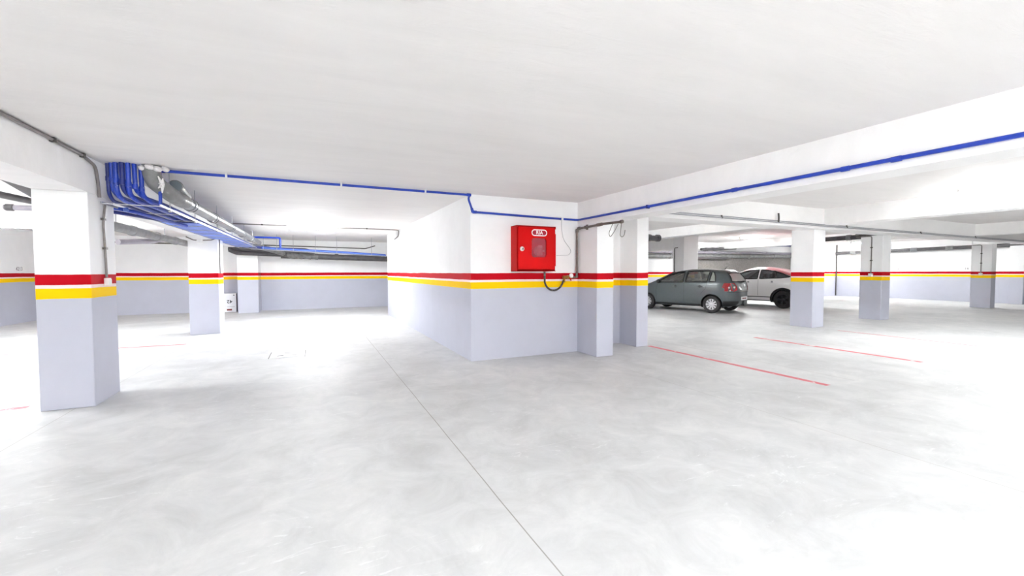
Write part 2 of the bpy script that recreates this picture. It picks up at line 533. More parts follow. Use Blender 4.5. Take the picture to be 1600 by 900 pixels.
# ------------------------------------------------------------------ pipes
def coupling(p, d, r, L, mat, parent, name='coupling'):
    p = Vector(p); d = Vector(d).normalized()
    return obj(name, MB().tube([p-d*L/2, p-d*L*0.4, p+d*L*0.4, p+d*L/2], [r*0.96, r, r, r*0.96], 14), mat, parent)

# the long blue pipe: riser, run under the ceiling, drop, wall, beam
py = 6.62
pts = [(-1.68, py, 2.33), (-1.68, py, 2.742), (2.33, py, 2.742), (2.33, BY0-0.035, 2.70), (2.41, BY0-0.035, 2.485),
       (4.10, BY0-0.035, 2.455), (B1X0-0.03, BY0-0.06, 2.450), (B1X0-0.03, 3.4, 2.445), (B1X0-0.03, -4.0, 2.425)]
bp = thing('blue_water_pipe', 'long thin blue pipe running under the ceiling, above the red cabinet and along the beam', 'pipe', (-1.68, py, 2.33))
obj('pipe_run', MB().tube(fillet(pts, 0.05), 0.0185, 12), M['blue'], bp)
for p, d in (((-1.68, py, 2.725), (0, 0, 1)), ((-1.66, py, 2.742), (1, 0, 0)), ((2.31, py, 2.742), (1, 0, 0)),
             ((2.40, BY0-0.035, 2.51), (-0.3, 0, 1)), ((2.44, BY0-0.035, 2.485), (1, 0, 0)),
             ((B1X0-0.03, 2.31, 2.44), (0, 1, 0)), ((B1X0-0.03, 1.93, 2.439), (0, 1, 0)), ((B1X0-0.03, 3.45, 2.445), (0, 1, 0))):
    coupling(p, d, 0.024, 0.07, M['blue'], bp)
for x in (-0.99, 0.39, 1.6):
    m = MB().box(x-0.012, x+0.012, py-0.026, py+0.026, 2.74, ZC)
    m.tube([(x-0.012, py, 2.742), (x+0.012, py, 2.742)], 0.027, 12)
    obj('pipe_clip', m, M['clip'], bp)
obj('pipe_clip', MB().box(4.10, 4.14, BY0-0.06, BY0, 2.43, 2.48), M['clip'], bp)
for y in (4.87, 0.4):
    obj('pipe_clip', MB().box(B1X0-0.055, B1X0, y-0.012, y+0.012, 2.42, 2.47), M['darkblue'], bp)

# wire cable tray with its pipes
tz = 2.30
ty0, ty1 = 6.50, 16.75
tx0, tx1 = -2.20, -1.655
tray = thing('pipe_tray', 'hanging wire tray under the blue pipes along the left beam', 'tray', (-1.9, 6.5, tz))
for x in (tx0, tx1):
    m = MB().box(x-0.006, x+0.006, ty0, ty1, tz-0.005, tz+0.018)
    obj('side_rail', m, M['zinc'], tray)
y = ty0
while y < ty1+0.01:
    m = MB().box(tx0, tx1, y-0.009, y+0.009, tz-0.012, tz-0.002)
    obj('cross_bar', m, M['zinc'], tray); y += 0.854
obj('base_sheet', MB().box(tx0+0.02, tx1-0.02, 8.6, 15.9, tz-0.002, tz+0.004), M['lightblue'], tray)
for yy in (6.9, 8.2, 9.9, 11.6, 13.5, 15.3):
    m = MB().tube([(tx1, yy, tz-0.02), (tx1, yy, ZC)], 0.005, 8)
    m.box(tx1-0.014, tx1+0.014, yy-0.014, yy+0.014, tz-0.028, tz-0.012)
    obj('hanger_rod', m, M['zinc'], tray)
# second leg of the tray turns right to the block
t2 = thing('pipe_tray', 'far tray leg crossing to the walled block under the light blue pipes', 'tray', (-1.5, 16.8, 2.22))
for y in (16.72, 17.02):
    obj('side_rail', MB().tube([(-1.9, y, 2.285), (2.6, y, 2.09)], 0.009, 8), M['zinc'], t2)
for k in range(11):
    x = -1.8+k*0.42
    obj('cross_bar', MB().tube([(x, 16.72, 2.28-(x+1.8)*0.0433), (x, 17.02, 2.28-(x+1.8)*0.0433)], 0.008, 6), M['zinc'], t2)
for x in (-1.5, -1.1, -0.6, 0.1, 0.8, 2.0):
    obj('hanger_rod', MB().tube([(x, 16.72, 2.27-(x+1.8)*0.0433), (x, 16.72, ZC)], 0.007, 6), M['zinc'], t2)

# blue pipes coming through the slab into the tray, one thing each
spec = [(-2.165, 6.60, 0.020, 'darkblue', 'leftmost of the blue pipes dropping from the slab, hugging the column'),
        (-2.115, 6.55, 0.023, 'bluespeck', 'second blue pipe from the left in the bundle dropping from the slab'),
        (-2.060, 6.50, 0.026, 'bluespeck', 'third blue pipe from the left in the bundle, specked white'),
        (-1.995, 6.47, 0.027, 'darkblue', 'fourth pipe of the bundle from the left, the darkest blue'),
        (-1.940, 6.47, 0.025, 'bluespeck', 'fifth blue pipe from the left in the bundle above the tray'),
        (-1.890, 6.50, 0.023, 'bluespeck', 'sixth blue pipe from the left in the bundle above the tray'),
        (-1.840, 6.54, 0.024, 'bluespeck', 'rightmost bright blue pipe of the bundle, next to the grey wrapped drain')]
for i, (x, y, r, mk, lab) in enumerate(spec):
    zz = tz+0.03+r + (0.05 if i % 2 else 0.0)
    xe = tx0+0.05+i*0.072
    yend = 16.55-0.02*i
    pp = [(x, y, ZC+0.05), (x+0.005, y+0.01, zz+0.07), (x*0.6+xe*0.4, y+0.12, zz+0.005), (xe, y+0.75, zz), (xe, 12.0, zz-0.012), (xe, yend, zz-0.02)]
    t = thing('blue_pipe', lab, 'pipe', (x, y, zz), group='blue pipes in the tray')
    obj('pipe_run', MB().tube(fillet(pp, 0.10), r, 10), M[mk], t)
    coupling((x+0.004, y, 2.60-0.018*i), (0, 0, 1), r*1.22, 0.055, M[mk], t)
for k, (y, z0) in enumerate(((16.80, 2.33), (16.87, 2.345), (16.95, 2.33))):
    lab = ('nearest', 'middle', 'rearmost')[k]+' of the three far light blue pipes crossing to the block'
    o = obj('blue_pipe', MB().tube(fillet([(-2.0+0.1*k, 15.9, z0-0.02), (-1.75+0.1*k, y-0.05, z0), (-0.9, y, z0-0.045), (0.9, y, z0-0.115), (BX0+0.15, y, z0-0.205)], 0.2), (0.028, 0.034, 0.04)[k], 10),
            M[('lightblue', 'blue', 'darkblue')[k]])
    tag(o, lab, 'pipe', 'far blue pipes')
o = obj('blue_pipe', MB().tube(fillet([(-1.75, 16.0, 2.62), (-0.95, 16.0, 2.62), (-0.95, 16.0, 2.30)], 0.06), 0.03, 10), M['blue'])
tag(o, 'short blue hook-shaped pipe standing above the far tray corner', 'pipe')
# blue branches passing under the left beam
o = obj('blue_pipe', MB().tube(fillet([(-2.62, 6.95, 2.345), (-2.10, 6.98, 2.285), (-1.98, 7.6, 2.26), (-1.9, 8.8, 2.27)], 0.2), 0.024, 10), M['blue'])
tag(o, 'blue branch pipe with white elbow entering the tray from under the left beam', 'pipe')
obj('elbow', MB().lathe([(0.0, -0.03), (0.022, -0.025), (0.031, 0), (0.022, 0.025), (0, 0.03)], (-2.12, 6.975, 2.287), (0, 0, 1), 12), M['lightblue'], o)
o = obj('blue_pipe', MB().tube(fillet([(-2.66, 6.98, 2.30), (-2.33, 7.35, 2.29), (-1.97, 8.1, 2.27)], 0.2), 0.024, 10), M['darkblue'])
tag(o, 'lower slanting dark blue pipe below the tray beside the nearest column', 'pipe')

# silver drain pipe above the tray edge, with its wrapped elbow and capped end
sp = thing('drain_pipe', 'silver drain pipe with rubber joints hung above the right edge of the tray', 'pipe', (-1.6, 6.9, 2.46))
obj('pipe_run', MB().tube([(-1.58, 7.0, 2.46), (-1.60, 16.4, 2.47)], 0.078, 20), M['silver'], sp)
for y in (7.55, 9.1, 10.9, 12.6, 14.2):
    obj('coupling', MB().lathe([(0.079, -0.06), (0.090, -0.05), (0.092, 0.03), (0.086, 0.05)], (-1.58-0.002*(y-7), y, 2.46), (0, 1, 0), 20), M['silver'], sp)
    obj('rubber_ring', MB().lathe([(0.079, -0.012), (0.094, -0.010), (0.094, 0.010), (0.079, 0.012)], (-1.58-0.002*(y-7), y+0.055, 2.46), (0, 1, 0), 20), M['rubber'], sp)
el = obj('elbow', MB().tube(fillet([(-1.74, 6.52, ZC+0.03), (-1.73, 6.56, 2.60), (-1.60, 6.9, 2.46), (-1.58, 7.25, 2.46)], 0.2, 8), 0.092, 18), M['greypvc'], sp)
star = MB()
for k in range(7):
    a = k*2*PI/7+0.3
    p0 = Vector((-1.665, 6.60, 2.56)); d = Vector((0.5*math.cos(a), -0.55*abs(math.cos(a))-0.3, math.sin(a))).normalized()
    star.tube([p0+Vector((0.03, -0.06, 0)), p0+Vector((0.03, -0.06, 0))+d*(0.05+0.03*(k % 3))], [0.022, 0.006], 8)
obj('foam_blob', star, M['tape'], el)
st = MB().tube([(-1.585, 7.35, 2.54), (-1.60, 7.05, 2.61), (-1.60, 6.95, 2.615)], [0.07, 0.072, 0.072], 18)
st.lathe([(0.072, 0.0), (0.082, 0.005), (0.082, 0.05), (0.074, 0.055)], (-1.60, 6.98, 2.615), (0, -1, 0), 22)
br = obj('branch', st, M['greypvc'], sp)
obj('end_cap', MB().lathe([(0.0, 0.058), (0.068, 0.056), (0.074, 0.05), (0.074, 0.04)], (-1.60, 6.98, 2.615), (0, -1, 0), 22), M['capgrey'], br)
wr = MB()
for (x, y, z, r) in ((-1.80, 6.50, 2.735, 0.055), (-1.73, 6.44, 2.745, 0.05), (-1.66, 6.46, 2.73, 0.05), (-1.60, 6.52, 2.745, 0.045)):
    wr.lathe([(0, -r*0.7), (r*0.7, -r*0.5), (r, 0), (r*0.7, r*0.5), (0, r*0.7)], (x, y, z), (0.2, 0.1, 1), 9)
obj('foam_collar', wr, M['tape'], el)

# dirty grey drain under the left beam
gd = thing('drain_pipe', 'dirty grey drain pipe running between the two nearest left columns below the beam', 'pipe', (-2.78, 7.2, 2.2))
obj('pipe_run', MB().tube([(-2.72, 7.0, 2.20), (-2.78, 12.9, 2.20)], 0.073, 18), M['greypvc'], gd)
for y in (8.15, 9.3, 10.6, 11.9):
    obj('coupling', MB().lathe([(0.074, -0.07), (0.086, -0.06), (0.086, 0.06), (0.074, 0.07)], (-2.73-0.01*(y-7), y, 2.20), (0, 1, 0), 18), M['darkpvc'] if y < 9 else M['greypvc'], gd)
obj('branch', MB().tube(fillet([(-2.75, 11.2, 2.20), (-2.9, 10.8, 2.12), (-3.2, 10.1, 2.05)], 0.1), 0.05, 14), M['lilacpvc'], gd)
for y in (8.6, 11.0):
    obj('hanger_strap', MB().box(-2.75, -2.735, y-0.008, y+0.008, 2.27, ZB+0.01), M['zinc'], gd)

# pipes of the far left bay
o = obj('drain_pipe', MB().tube([(-3.0, 5.9, 2.72), (-3.8, 9.0, 2.72)], 0.10, 18), M['darkpvc'])
tag(o, 'upper dark grey pipe showing left of the nearest column', 'pipe')
o = thing('drain_pipe', 'lower jointed grey pipe showing left of the nearest column', 'pipe', (-4.0, 9.0, 2.45))
obj('pipe_run', MB().tube([(-4.02, 7.9, 2.59), (-3.75, 10.3, 2.59)], 0.048, 18), M['darkpvc'], o)
obj('elbow', MB().tube(fillet([(-4.00, 8.1, 2.59), (-4.06, 7.75, 2.62), (-4.12, 7.55, 2.76)], 0.12), 0.06, 16), M['darkpvc'], o)
obj('coupling', MB().lathe([(0.048, -0.06), (0.058, -0.05), (0.058, 0.05), (0.048, 0.06)], (-3.97, 8.35, 2.59), (0.11, 1, 0), 18), M['darkpvc'], o)
o = thing('drain_pipe', 'short horizontal lilac-grey pipe with a collar left of the nearest column', 'pipe', (-4.5, 10.0, 2.6))
obj('pipe_run', MB().tube([(-4.42, 9.6, 2.535), (-3.6, 9.6, 2.545)], 0.042, 16), M['lilacpvc'], o)
obj('coupling', MB().lathe([(0.042, -0.05), (0.054, -0.04), (0.054, 0.04), (0.042, 0.05)], (-4.36, 9.6, 2.535), (1, 0, 0), 16), M['darkpvc'], o)

# drains on the back wall of the left half
o = thing('drain_pipe', 'long dark grey drain pipe running low along the back wall to the block', 'pipe', (0, 18.7, 2.1))
obj('pipe_run', MB().tube([(-1.1, 18.75, 2.14), (3.4, 18.75, 2.04)], 0.115, 18), M['darkpvc'], o)
obj('coupling', MB().tube([(0.82, 18.75, 2.108), (0.95, 18.75, 2.104)], 0.13, 18), M['darkpvc'], o)
for x in (-0.8, -0.55, -0.25, 0.0):
    obj('fitting', MB().tube(fillet([(x-0.20, 18.66, 2.16-0.02*x), (x, 18.62, 2.11-0.02*x), (x+0.10, 18.58, 2.07-0.02*x), (x+0.2, 18.58, 2.06-0.02*x)], 0.2), 0.085, 14), M['greypvc'], o)
o = thing('drain_pipe', 'upper of the two dark pipes meeting behind the tray on the back wall', 'pipe', (-1.5, 18.5, 2.3))
obj('pipe_run', MB().tube(fillet([(-2.7, 18.0, 2.36), (-1.9, 18.1, 2.32), (-0.2, 18.5, 2.32), (0.05, 18.6, 2.22)], 0.2), 0.10, 16), M['darkpvc'], o)
obj('branch', MB().tube(fillet([(-2.0, 16.9, 2.40), (-1.5, 17.6, 2.35), (-1.0, 18.3, 2.20)], 0.2), 0.095, 16), M['greypvc'], o)
o = obj('drain_pipe', MB().tube(fillet([(-2.65, 17.9, 2.30), (-2.45, 17.95, 2.19), (-0.9, 18.45, 2.16)], 0.1), 0.085, 16), M['darkpvc'])
tag(o, 'lower of the two dark pipes starting behind the second left column', 'pipe')

# ------------------------------------------------------------------ conduits
def conduit(pts, r, mat, label, clips=(), name='electrical_conduit', fr=0.06):
    t = thing(name, label, 'conduit', tuple(pts[0]))
    obj('conduit_run', MB().tube(fillet(pts, fr), r, 10), M[mat], t)
    for c, h in clips:
        obj('clip', MB().box(c[0]-h[0], c[0]+h[0], c[1]-h[1], c[1]+h[1], c[2]-h[2], c[2]+h[2]), M['wire'], t)
    return t
xl = LX1+0.02
conduit([(xl, -3, 2.755), (xl, 5.4, 2.755), (xl, 6.15, 2.748), (xl, 6.42, 2.70), (xl, 6.47, 2.55), (xl, 6.5, 2.36)], 0.016, 'conduit',
        'grey conduit in the corner of ceiling and left beam, bending down at the pipe bundle',
        [((xl, 5.55, 2.755), (0.02, 0.02, 0.022)), ((xl, 6.13, 2.75), (0.02, 0.02, 0.022)), ((xl, 3.2, 2.755), (0.02, 0.02, 0.022))])
c = conduit([(xl-0.002, 6.64, 2.29), (xl-0.002, 6.60, 2.16), (xl-0.002, 6.575, 2.05), (xl-0.002, 6.60, 1.78), (xl-0.002, 6.615, 1.44)], 0.012, 'conduit',
            'vertical grey conduit down the side of the nearest left column to its socket',
            [((xl, 6.578, 2.12), (0.016, 0.03, 0.012)), ((xl, 6.598, 1.78), (0.016, 0.03, 0.012))])
def socket(loc, sx, sy, sz, label):
    t = thing('wall_socket', label, 'socket', loc)
    x, y, z = loc
    if True:     # faces along x
        s = -1 if sx < 0 else 1
        a = abs(sx)
        obj('back_box', MB().box(x, x+s*a, y-sy, y+sy, z-sz, z+sz), M['whiteplastic'], t, bevel=0.006)
        obj('face_plate', MB().prism(rrect(y-sy*0.7, y+sy*0.7, z-sz*0.7, z+sz*0.7, 0.008, 3), x+s*a, x+s*(a+0.006), 'x'), M['clip'], t)
    return t
socket((LX1, 6.625, 1.388), 0.045, 0.042, 0.045, 'white socket box on the side of the nearest left column')
def sockets_right(x, yc, ytop, ztop, zs, lab1, lab2, x0):
    conduit([(x-0.012, ytop+0.42, ztop), (x-0.012, ytop, ztop), (x-0.012, ytop, zs+0.05)], 0.014, 'conduit', lab1,
            [((x-0.012, ytop, ztop-0.35), (0.018, 0.03, 0.015)), ((x-0.012, ytop, zs+0.45), (0.018, 0.03, 0.015))])
    socket((x, ytop, zs), -0.045, 0.055, 0.05, lab2)
sockets_right(15.72, 7.3, 7.36, 2.58, 1.38, 'hooked conduit on the column right of the white car', 'white socket box on the column right of the white car', 0)
sockets_right(24.78, 7.8, 7.8, 2.56, 1.37, 'hooked conduit on the rightmost free column', 'white socket box on the rightmost free column', 0)
conduit([(-2.66, 13.15, 2.755), (2.0, 13.15, 2.755), (2.30, 13.15, 2.755), (2.362, 13.15, 2.74), (2.362, 13.25, 2.58), (2.362, 13.9, 2.53)], 0.014, 'conduit',
        'thin conduit crossing the ceiling in front of the far bay lamp to the block', [((-1.2, 13.15, 2.757), (0.02, 0.02, 0.018)), ((1.45, 13.15, 2.757), (0.02, 0.02, 0.018))])
conduit([(-1.75, YB-0.02, 2.55), (1.7, YB-0.02, 2.50), (2.05, YB-0.02, 2.49), (2.45, YB-0.02, 2.62)], 0.02, 'wire', 'dark conduit along the top of the back wall, right of the pipe tray')
conduit([(XL, YB-0.02, 2.545), (-2.8, YB-0.02, 2.53)], 0.024, 'wire', 'dark conduit along the top of the back wall, left of the second column')
conduit([(-2.70, 12.43, 2.335), (-2.55, 12.43, 2.26), (-2.38, 12.43, 2.26), (-2.20, 12.43, 2.27), (-2.07, 12.43, 2.34)], 0.014, 'conduit',
        'sagging conduit across the top of the second left column', fr=0.03)
o = thing('junction_box', 'cream junction box at the top of the second left column', 'box', (-2.43, 12.45, 2.24))
obj('box_body', MB().box(-2.49, -2.37, 12.405, 12.45, 2.19, 2.30), M['whiteplastic'], o, bevel=0.006)
obj('box_lid', MB().box(-2.48, -2.38, 12.397, 12.406, 2.20, 2.29), M['clip'], o)
conduit([(-2.066, 12.6, 2.30), (-2.066, 12.6, 1.47)], 0.011, 'wire', 'thin dark conduit down the right side of the second left column')
conduit([(14.6, 14.08, 2.55), (14.98, 14.62, 2.57), (14.98, 14.62, 1.0)], 0.02, 'wire', 'dark bent conduit down the column behind the grey car', fr=0.12)
conduit([(28.97, 15.36, ZR), (28.97, 15.36, 0.03)], 0.025, 'wire', 'dark vertical pipe in the corner of the far right wall', name='vertical_pipe')

# pair of conduits along the cross beam of the right bays
for k, (dy, z0, lab) in enumerate(((0.0, 2.725, 'upper of the twin conduits running along the right cross beam'), (-0.03, 2.685, 'lower of the twin conduits running along the right cross beam'))):
    cl_ = [((x, 6.62+dy*0.5, z0-0.004*(x-6)), (0.014, 0.012, 0.018)) for x in (8.15, 12.9, 16.8, 20.5)]
    conduit([(5.9+0.3*(1-k), 6.635+dy, z0), (12.2, 6.635+dy, z0-0.035), (28.9, 6.635+dy, z0-0.09)], 0.013, 'zinc', lab, cl_)
o = obj('conduit_stub', MB().tube(fillet([(10.05, 6.60, 2.66), (10.07, 6.60, 2.75), (10.05, 6.60, 2.88)], 0.05), 0.02, 10), M['wire'])
tag(o, 'short dark cable stub rising from the twin conduits', 'cable')

# ------------------------------------------------------------------ fire hose supply pipe beside the cabinet
rp = thing('steel_riser_pipe', 'brown-grey steel pipe bent over the engaged column right of the red cabinet', 'pipe', (4.43, 6.69, 1.39))
obj('pipe_run', MB().tube(fillet([(4.33, 6.69, 1.395), (4.435, 6.69, 1.395), (4.435, 6.685, 2.285), (4.435, 5.9, 2.30), (4.435, 5.42, 2.285)], 0.04), 0.021, 14), M['steel'], rp)
for p, d, L in (((4.435, 6.685, 2.25), (0, 0, 1), 0.06), ((4.435, 6.62, 2.29), (0, 1, 0), 0.06), ((4.435, 6.42, 2.292), (0, 1, 0), 0.03),
                ((4.435, 6.0, 2.298), (0, 1, 0), 0.14), ((4.435, 5.43, 2.287), (0, 1, 0), 0.05), ((4.43, 6.69, 1.41), (0, 0, 1), 0.05)):
    coupling(p, d, 0.029, L, M['steel'], rp)
obj('bracket', MB().box(4.46, 4.482, 6.40, 6.44, 2.25, 2.34), M['steel'], rp)
for k, q in enumerate(([(4.44, 5.66, 2.275), (4.44, 5.76, 2.13), (4.44, 5.72, 2.06), (4.44, 5.62, 2.14), (4.44, 5.52, 2.26)],
                       [(4.44, 5.44, 2.27), (4.44, 5.47, 2.07), (4.44, 5.42, 2.04), (4.44, 5.37, 2.07), (4.44, 5.35, 2.15)])):
    obj('wire_loop', MB().tube(fillet(q, 0.05), 0.005, 8), M['wire'], rp)
vl = thing('stop_valve', 'brass stop valve with white dial at the end of the steel pipe', 'valve', (4.3, 6.69, 1.395))
obj('valve_body', MB().tube([(4.12, 6.66, 1.40), (4.2, 6.675, 1.40), (4.24, 6.68, 1.40), (4.33, 6.69, 1.395)], [0.026, 0.026, 0.034, 0.024], 14), M['brass'], vl)
obj('dial', MB().lathe([(0.0, 0.03), (0.034, 0.028), (0.04, 0.02), (0.04, 0.0), (0.0, 0.0)], (4.285, 6.655, 1.425), (0, -1, 0.15), 20), M['white'], vl)
obj('lever', MB().tube([(4.26, 6.66, 1.40), (4.26, 6.63, 1.36), (4.27, 6.62, 1.335)], 0.011, 8), M['red'], vl)
obj('hose_tail', MB().tube(fillet([(4.14, 6.665, 1.40), (4.13, 6.64, 1.36), (4.12, 6.63, 1.31)], 0.03), [0.024]*8, 12), M['brass'], vl)
hs = [Vector((3.70, 6.60, 1.51)), Vector((3.70, 6.59, 1.44))]
for k in range(1, 12):
    a = PI*k/12
    hs.append(Vector((3.905-0.205*math.cos(a), 6.60+0.03*k/12, 1.37-0.215*math.sin(a)+0.02*(k/12))))
hs.append(Vector((4.12, 6.63, 1.33)))
ho = thing('supply_hose', 'dark hose looping from under the red cabinet to the brass valve', 'hose', (3.9, 6.6, 1.15))
obj('hose_run', MB().tube(hs, 0.017, 12), M['hose'], ho)
for i in (1, 6, 10):
    d = (hs[i+1]-hs[i-1])
    coupling(hs[i], d, 0.019, 0.025, M['steel'], ho, 'band')
o = obj('loose_wire', MB().tube(fillet([(4.13, 6.73, 2.44), (4.13, 6.73, 2.25), (4.17, 6.73, 2.08), (4.30, 6.73, 1.94), (4.34, 6.73, 1.87), (4.28, 6.73, 1.80), (4.02, 6.73, 1.79)], 0.08), 0.0035, 6), M['thinwire'])
tag(o, 'thin pale wire dangling on the wall right of the red cabinet', 'wire')

# ------------------------------------------------------------------ fire cabinet
cx0, cx1, cz0, cz1 = 3.115, 3.87, 1.505, 2.282
cy1, cy0 = BY0, 6.50
fc = thing('fire_hose_cabinet', 'red fire hose cabinet hung on the white wall above the stripes', 'cabinet', (cx0, cy1, cz0))
def ring_prism(outer, inner, y0, y1):
    n = len(outer); m = MB()
    vs = [(a, y0, b) for a, b in outer]+[(a, y0, b) for a, b in inner]+[(a, y1, b) for a, b in outer]+[(a, y1, b) for a, b in inner]
    fs = []
    for i in range(n):
        j = (i+1) % n
        fs += [(i, j, n+j, n+i), (2*n+i, 3*n+i, 3*n+j, 2*n+j), (i, 2*n+i, 2*n+j, j), (n+i, n+j, 3*n+j, 3*n+i)]
    return m.add(vs, fs)
def squarify(pts_in, x0, x1, z0, z1):
    """outer rectangle sampled to pair with an inner outline"""
    cxm = sum(p[0] for p in pts_in)/len(pts_in); czm = sum(p[1] for p in pts_in)/len(pts_in)
    out = []
    for a, b in pts_in:
        dx, dz = a-cxm, b-czm
        t = min(((x1-cxm)/dx if dx > 1e-9 else (x0-cxm)/dx if dx < -1e-9 else 1e9), ((z1-czm)/dz if dz > 1e-9 else (z0-czm)/dz if dz < -1e-9 else 1e9))
        out.append((cxm+dx*t, czm+dz*t))
    # put the nearest samples exactly on the corners
    for X, Z in ((x0, z0), (x1, z0), (x0, z1), (x1, z1)):
        k = min(range(len(out)), key=lambda i: (out[i][0]-X)**2+(out[i][1]-Z)**2)
        out[k] = (X, Z)
    return out
bd = MB()
bd.box(cx0, cx1, cy1-0.004, cy1, cz0, cz1)
bd.box(cx0, cx0+0.006, cy0, cy1, cz0, cz1); bd.box(cx1-0.006, cx1, cy0, cy1, cz0, cz1)
bd.box(cx0, cx1, cy0, cy1, cz0, cz0+0.006); bd.box(cx0, cx1, cy0, cy1, cz1-0.006, cz1)
obj('body', bd, M['red'], fc)
wi = rrect(3.385, 3.675, 1.745, 2.075, 0.05)
wo = squarify(wi, cx0+0.012, cx1-0.010, cz0+0.032, cz1-0.018)
door = obj('door', ring_prism(wo, wi, cy0-0.014, cy0-0.001), M['red'], fc)
obj('door_fold', ring_prism([(a, b) for a, b in squarify(wi, cx0+0.012, cx1-0.010, cz0+0.032, cz1-0.018)],
                            squarify(wi, cx0+0.026, cx1-0.024, cz0+0.046, cz1-0.032), cy0-0.018, cy0-0.014), M['red'], door)
win = obj('door_window', MB().prism(rrect(3.375, 3.685, 1.735, 2.085, 0.055), cy0+0.003, cy0+0.0055, 'y'), M['pane'], door)
obj('window_seal', ring_prism(rrect(3.375, 3.685, 1.735, 2.085, 0.055), wi, cy0-0.017, cy0-0.013), M['red'], door)
lk = obj('lock', MB().lathe([(0.0, 0.024), (0.028, 0.022), (0.036, 0.014), (0.04, 0.0)], (3.205, cy0-0.014, 1.885), (0, -1, 0), 24), M['white'], door)
obj('key_blade', MB().prism([(3.186, 1.870), (3.224, 1.870), (3.212, 1.905), (3.200, 1.905)], cy0-0.048, cy0-0.037, 'y'), M['steel'], lk)
for z in (2.20, 1.56):
    obj('hinge', MB().tube([(cx1-0.014, cy0-0.016, z-0.045), (cx1-0.014, cy0-0.016, z+0.035)], 0.010, 10), M['white'], fc)
sg = obj('sign', MB().prism(rrect(3.385, 3.685, 2.108, 2.222, 0.0565, 8), cy0-0.018, cy0-0.014, 'y'), M['white'], door)
sg['label'] = 'white rimmed dark red sign reading RIA'
obj('sign_field', MB().prism(rrect(3.402, 3.668, 2.125, 2.205, 0.0395, 8), cy0-0.0195, cy0-0.018, 'y'), M['darkred'], sg)
obj('lettering', text_mesh('RIA', 0.088, 0.0012, (3.535, cy0-0.0202, 2.165), (1, 0, 0), (0, 0, 1), 0.0015), M['white'], sg)
# inside: reel drum with hose and valve
reel = MB().lathe([(0.0, -0.05), (0.27, -0.05), (0.27, -0.045), (0.22, -0.04), (0.22, 0.04), (0.27, 0.045), (0.27, 0.05), (0.0, 0.05)], (3.49, 6.64, 1.89), (0, 1, 0), 28)
rl = obj('hose_reel', reel, M['red'], fc)
nz = MB().lathe([(0.0, 0.0), (0.085, 0.0), (0.085, 0.02), (0.05, 0.05), (0.0, 0.05)], (3.565, 6.59, 1.86), (0, -1, 0), 20)
for k in range(6):
    a = k*PI/3
    nz.box(3.565+0.07*math.cos(a)-0.022, 3.565+0.07*math.cos(a)+0.022, 6.525, 6.55, 1.86+0.07*math.sin(a)-0.016, 1.86+0.07*math.sin(a)+0.016)
obj('reel_hub', nz, M['reel'], rl)
obj('instruction_tag', MB().box(3.53, 3.61, 6.52, 6.523, 1.915, 1.955), M['white'], rl)

# ------------------------------------------------------------------ carton behind the second left column
bx = thing('cardboard_box', 'white upside-down box marked 42 leaning on the back wall beside the pilaster', 'box', (-2.98, 19.02, 0))
xb0, xb1, yb0 = -3.33, -2.63, 18.95
body = MB().box(xb0, xb1, yb0, yb0+0.15, 0, 0.70)
obj('carton_body', body, [M['carton']], bx, bevel=0.006)
obj('carton_side', MB().box(xb1, xb1+0.004, yb0+0.004, yb0+0.146, 0.005, 0.695), M['cartonside'], bx)
obj('lettering', text_mesh('42', 0.17, 0.0015, (-2.84, yb0-0.001, 0.40), (-1, 0, 0), (0, 0, -1), 0.004), M['ink'], bx)
obj('red_panel', MB().box(-2.99, xb1-0.01, yb0-0.003, yb0, 0.01, 0.17), M['carton'], bx)
obj('brand_mark', MB().box(-2.93, -2.77, yb0-0.006, yb0-0.003, 0.06, 0.125), M['redink'], bx)
obj('brand_mark', MB().box(-2.72, -2.68, yb0-0.004, yb0-0.0005, 0.62, 0.65), M['ink'], bx)
obj('print_line', MB().box(-2.92, -2.68, yb0-0.004, yb0-0.0005, 0.195, 0.205), M['greyink'], bx)

# stencilled bay numbers
def stencil(txt, size, origin, ax, wall):
    return obj('bay_number', text_mesh(txt, size, 0.001, origin, ax, (0, 0, 1), 0.001), M['greyink'], wall)
stencil('4213', 0.16, (XL+0.001, 17.66, 1.60), (0, 1, 0), wall_left)
stencil('43', 0.16, (XR-0.001, 12.3, 1.61), (0, -1, 0), wall_right)
stencil('16', 0.16, (XR-0.001, 9.62, 1.62), (0, -1, 0), wall_right)

# floor drain
dr = thing('floor_drain', 'pale rectangular drain cover set in the concrete left of the saw-cut joint', 'drain cover', (-0.44, 8.75, 0))
rot = Matrix.Rotation(0.0, 4, 'Z')
obj('frame', MB().box(-0.72, -0.15, 8.42, 9.06, -0.01, 0.004), M['drain'], dr)
obj('cover', MB().box(-0.69, -0.18, 8.45, 9.03, 0.0, 0.008), M['drain'], dr)
for x, y, l in ((-0.60, 8.62, 0.10), (-0.50, 8.86, 0.13), (-0.36, 8.60, 0.12), (-0.26, 8.92, 0.07)):
    obj('slot', MB().box(x, x+l, y-0.02, y+0.02, 0.006, 0.0095), M['slot'], dr)
obj('edge_gap', MB().box(-0.725, -0.715, 8.42, 9.06, 0.0, 0.006), M['slot'], dr)
obj('edge_gap', MB().box(-0.155, -0.145, 8.42, 9.06, 0.0, 0.006), M['slot'], dr)

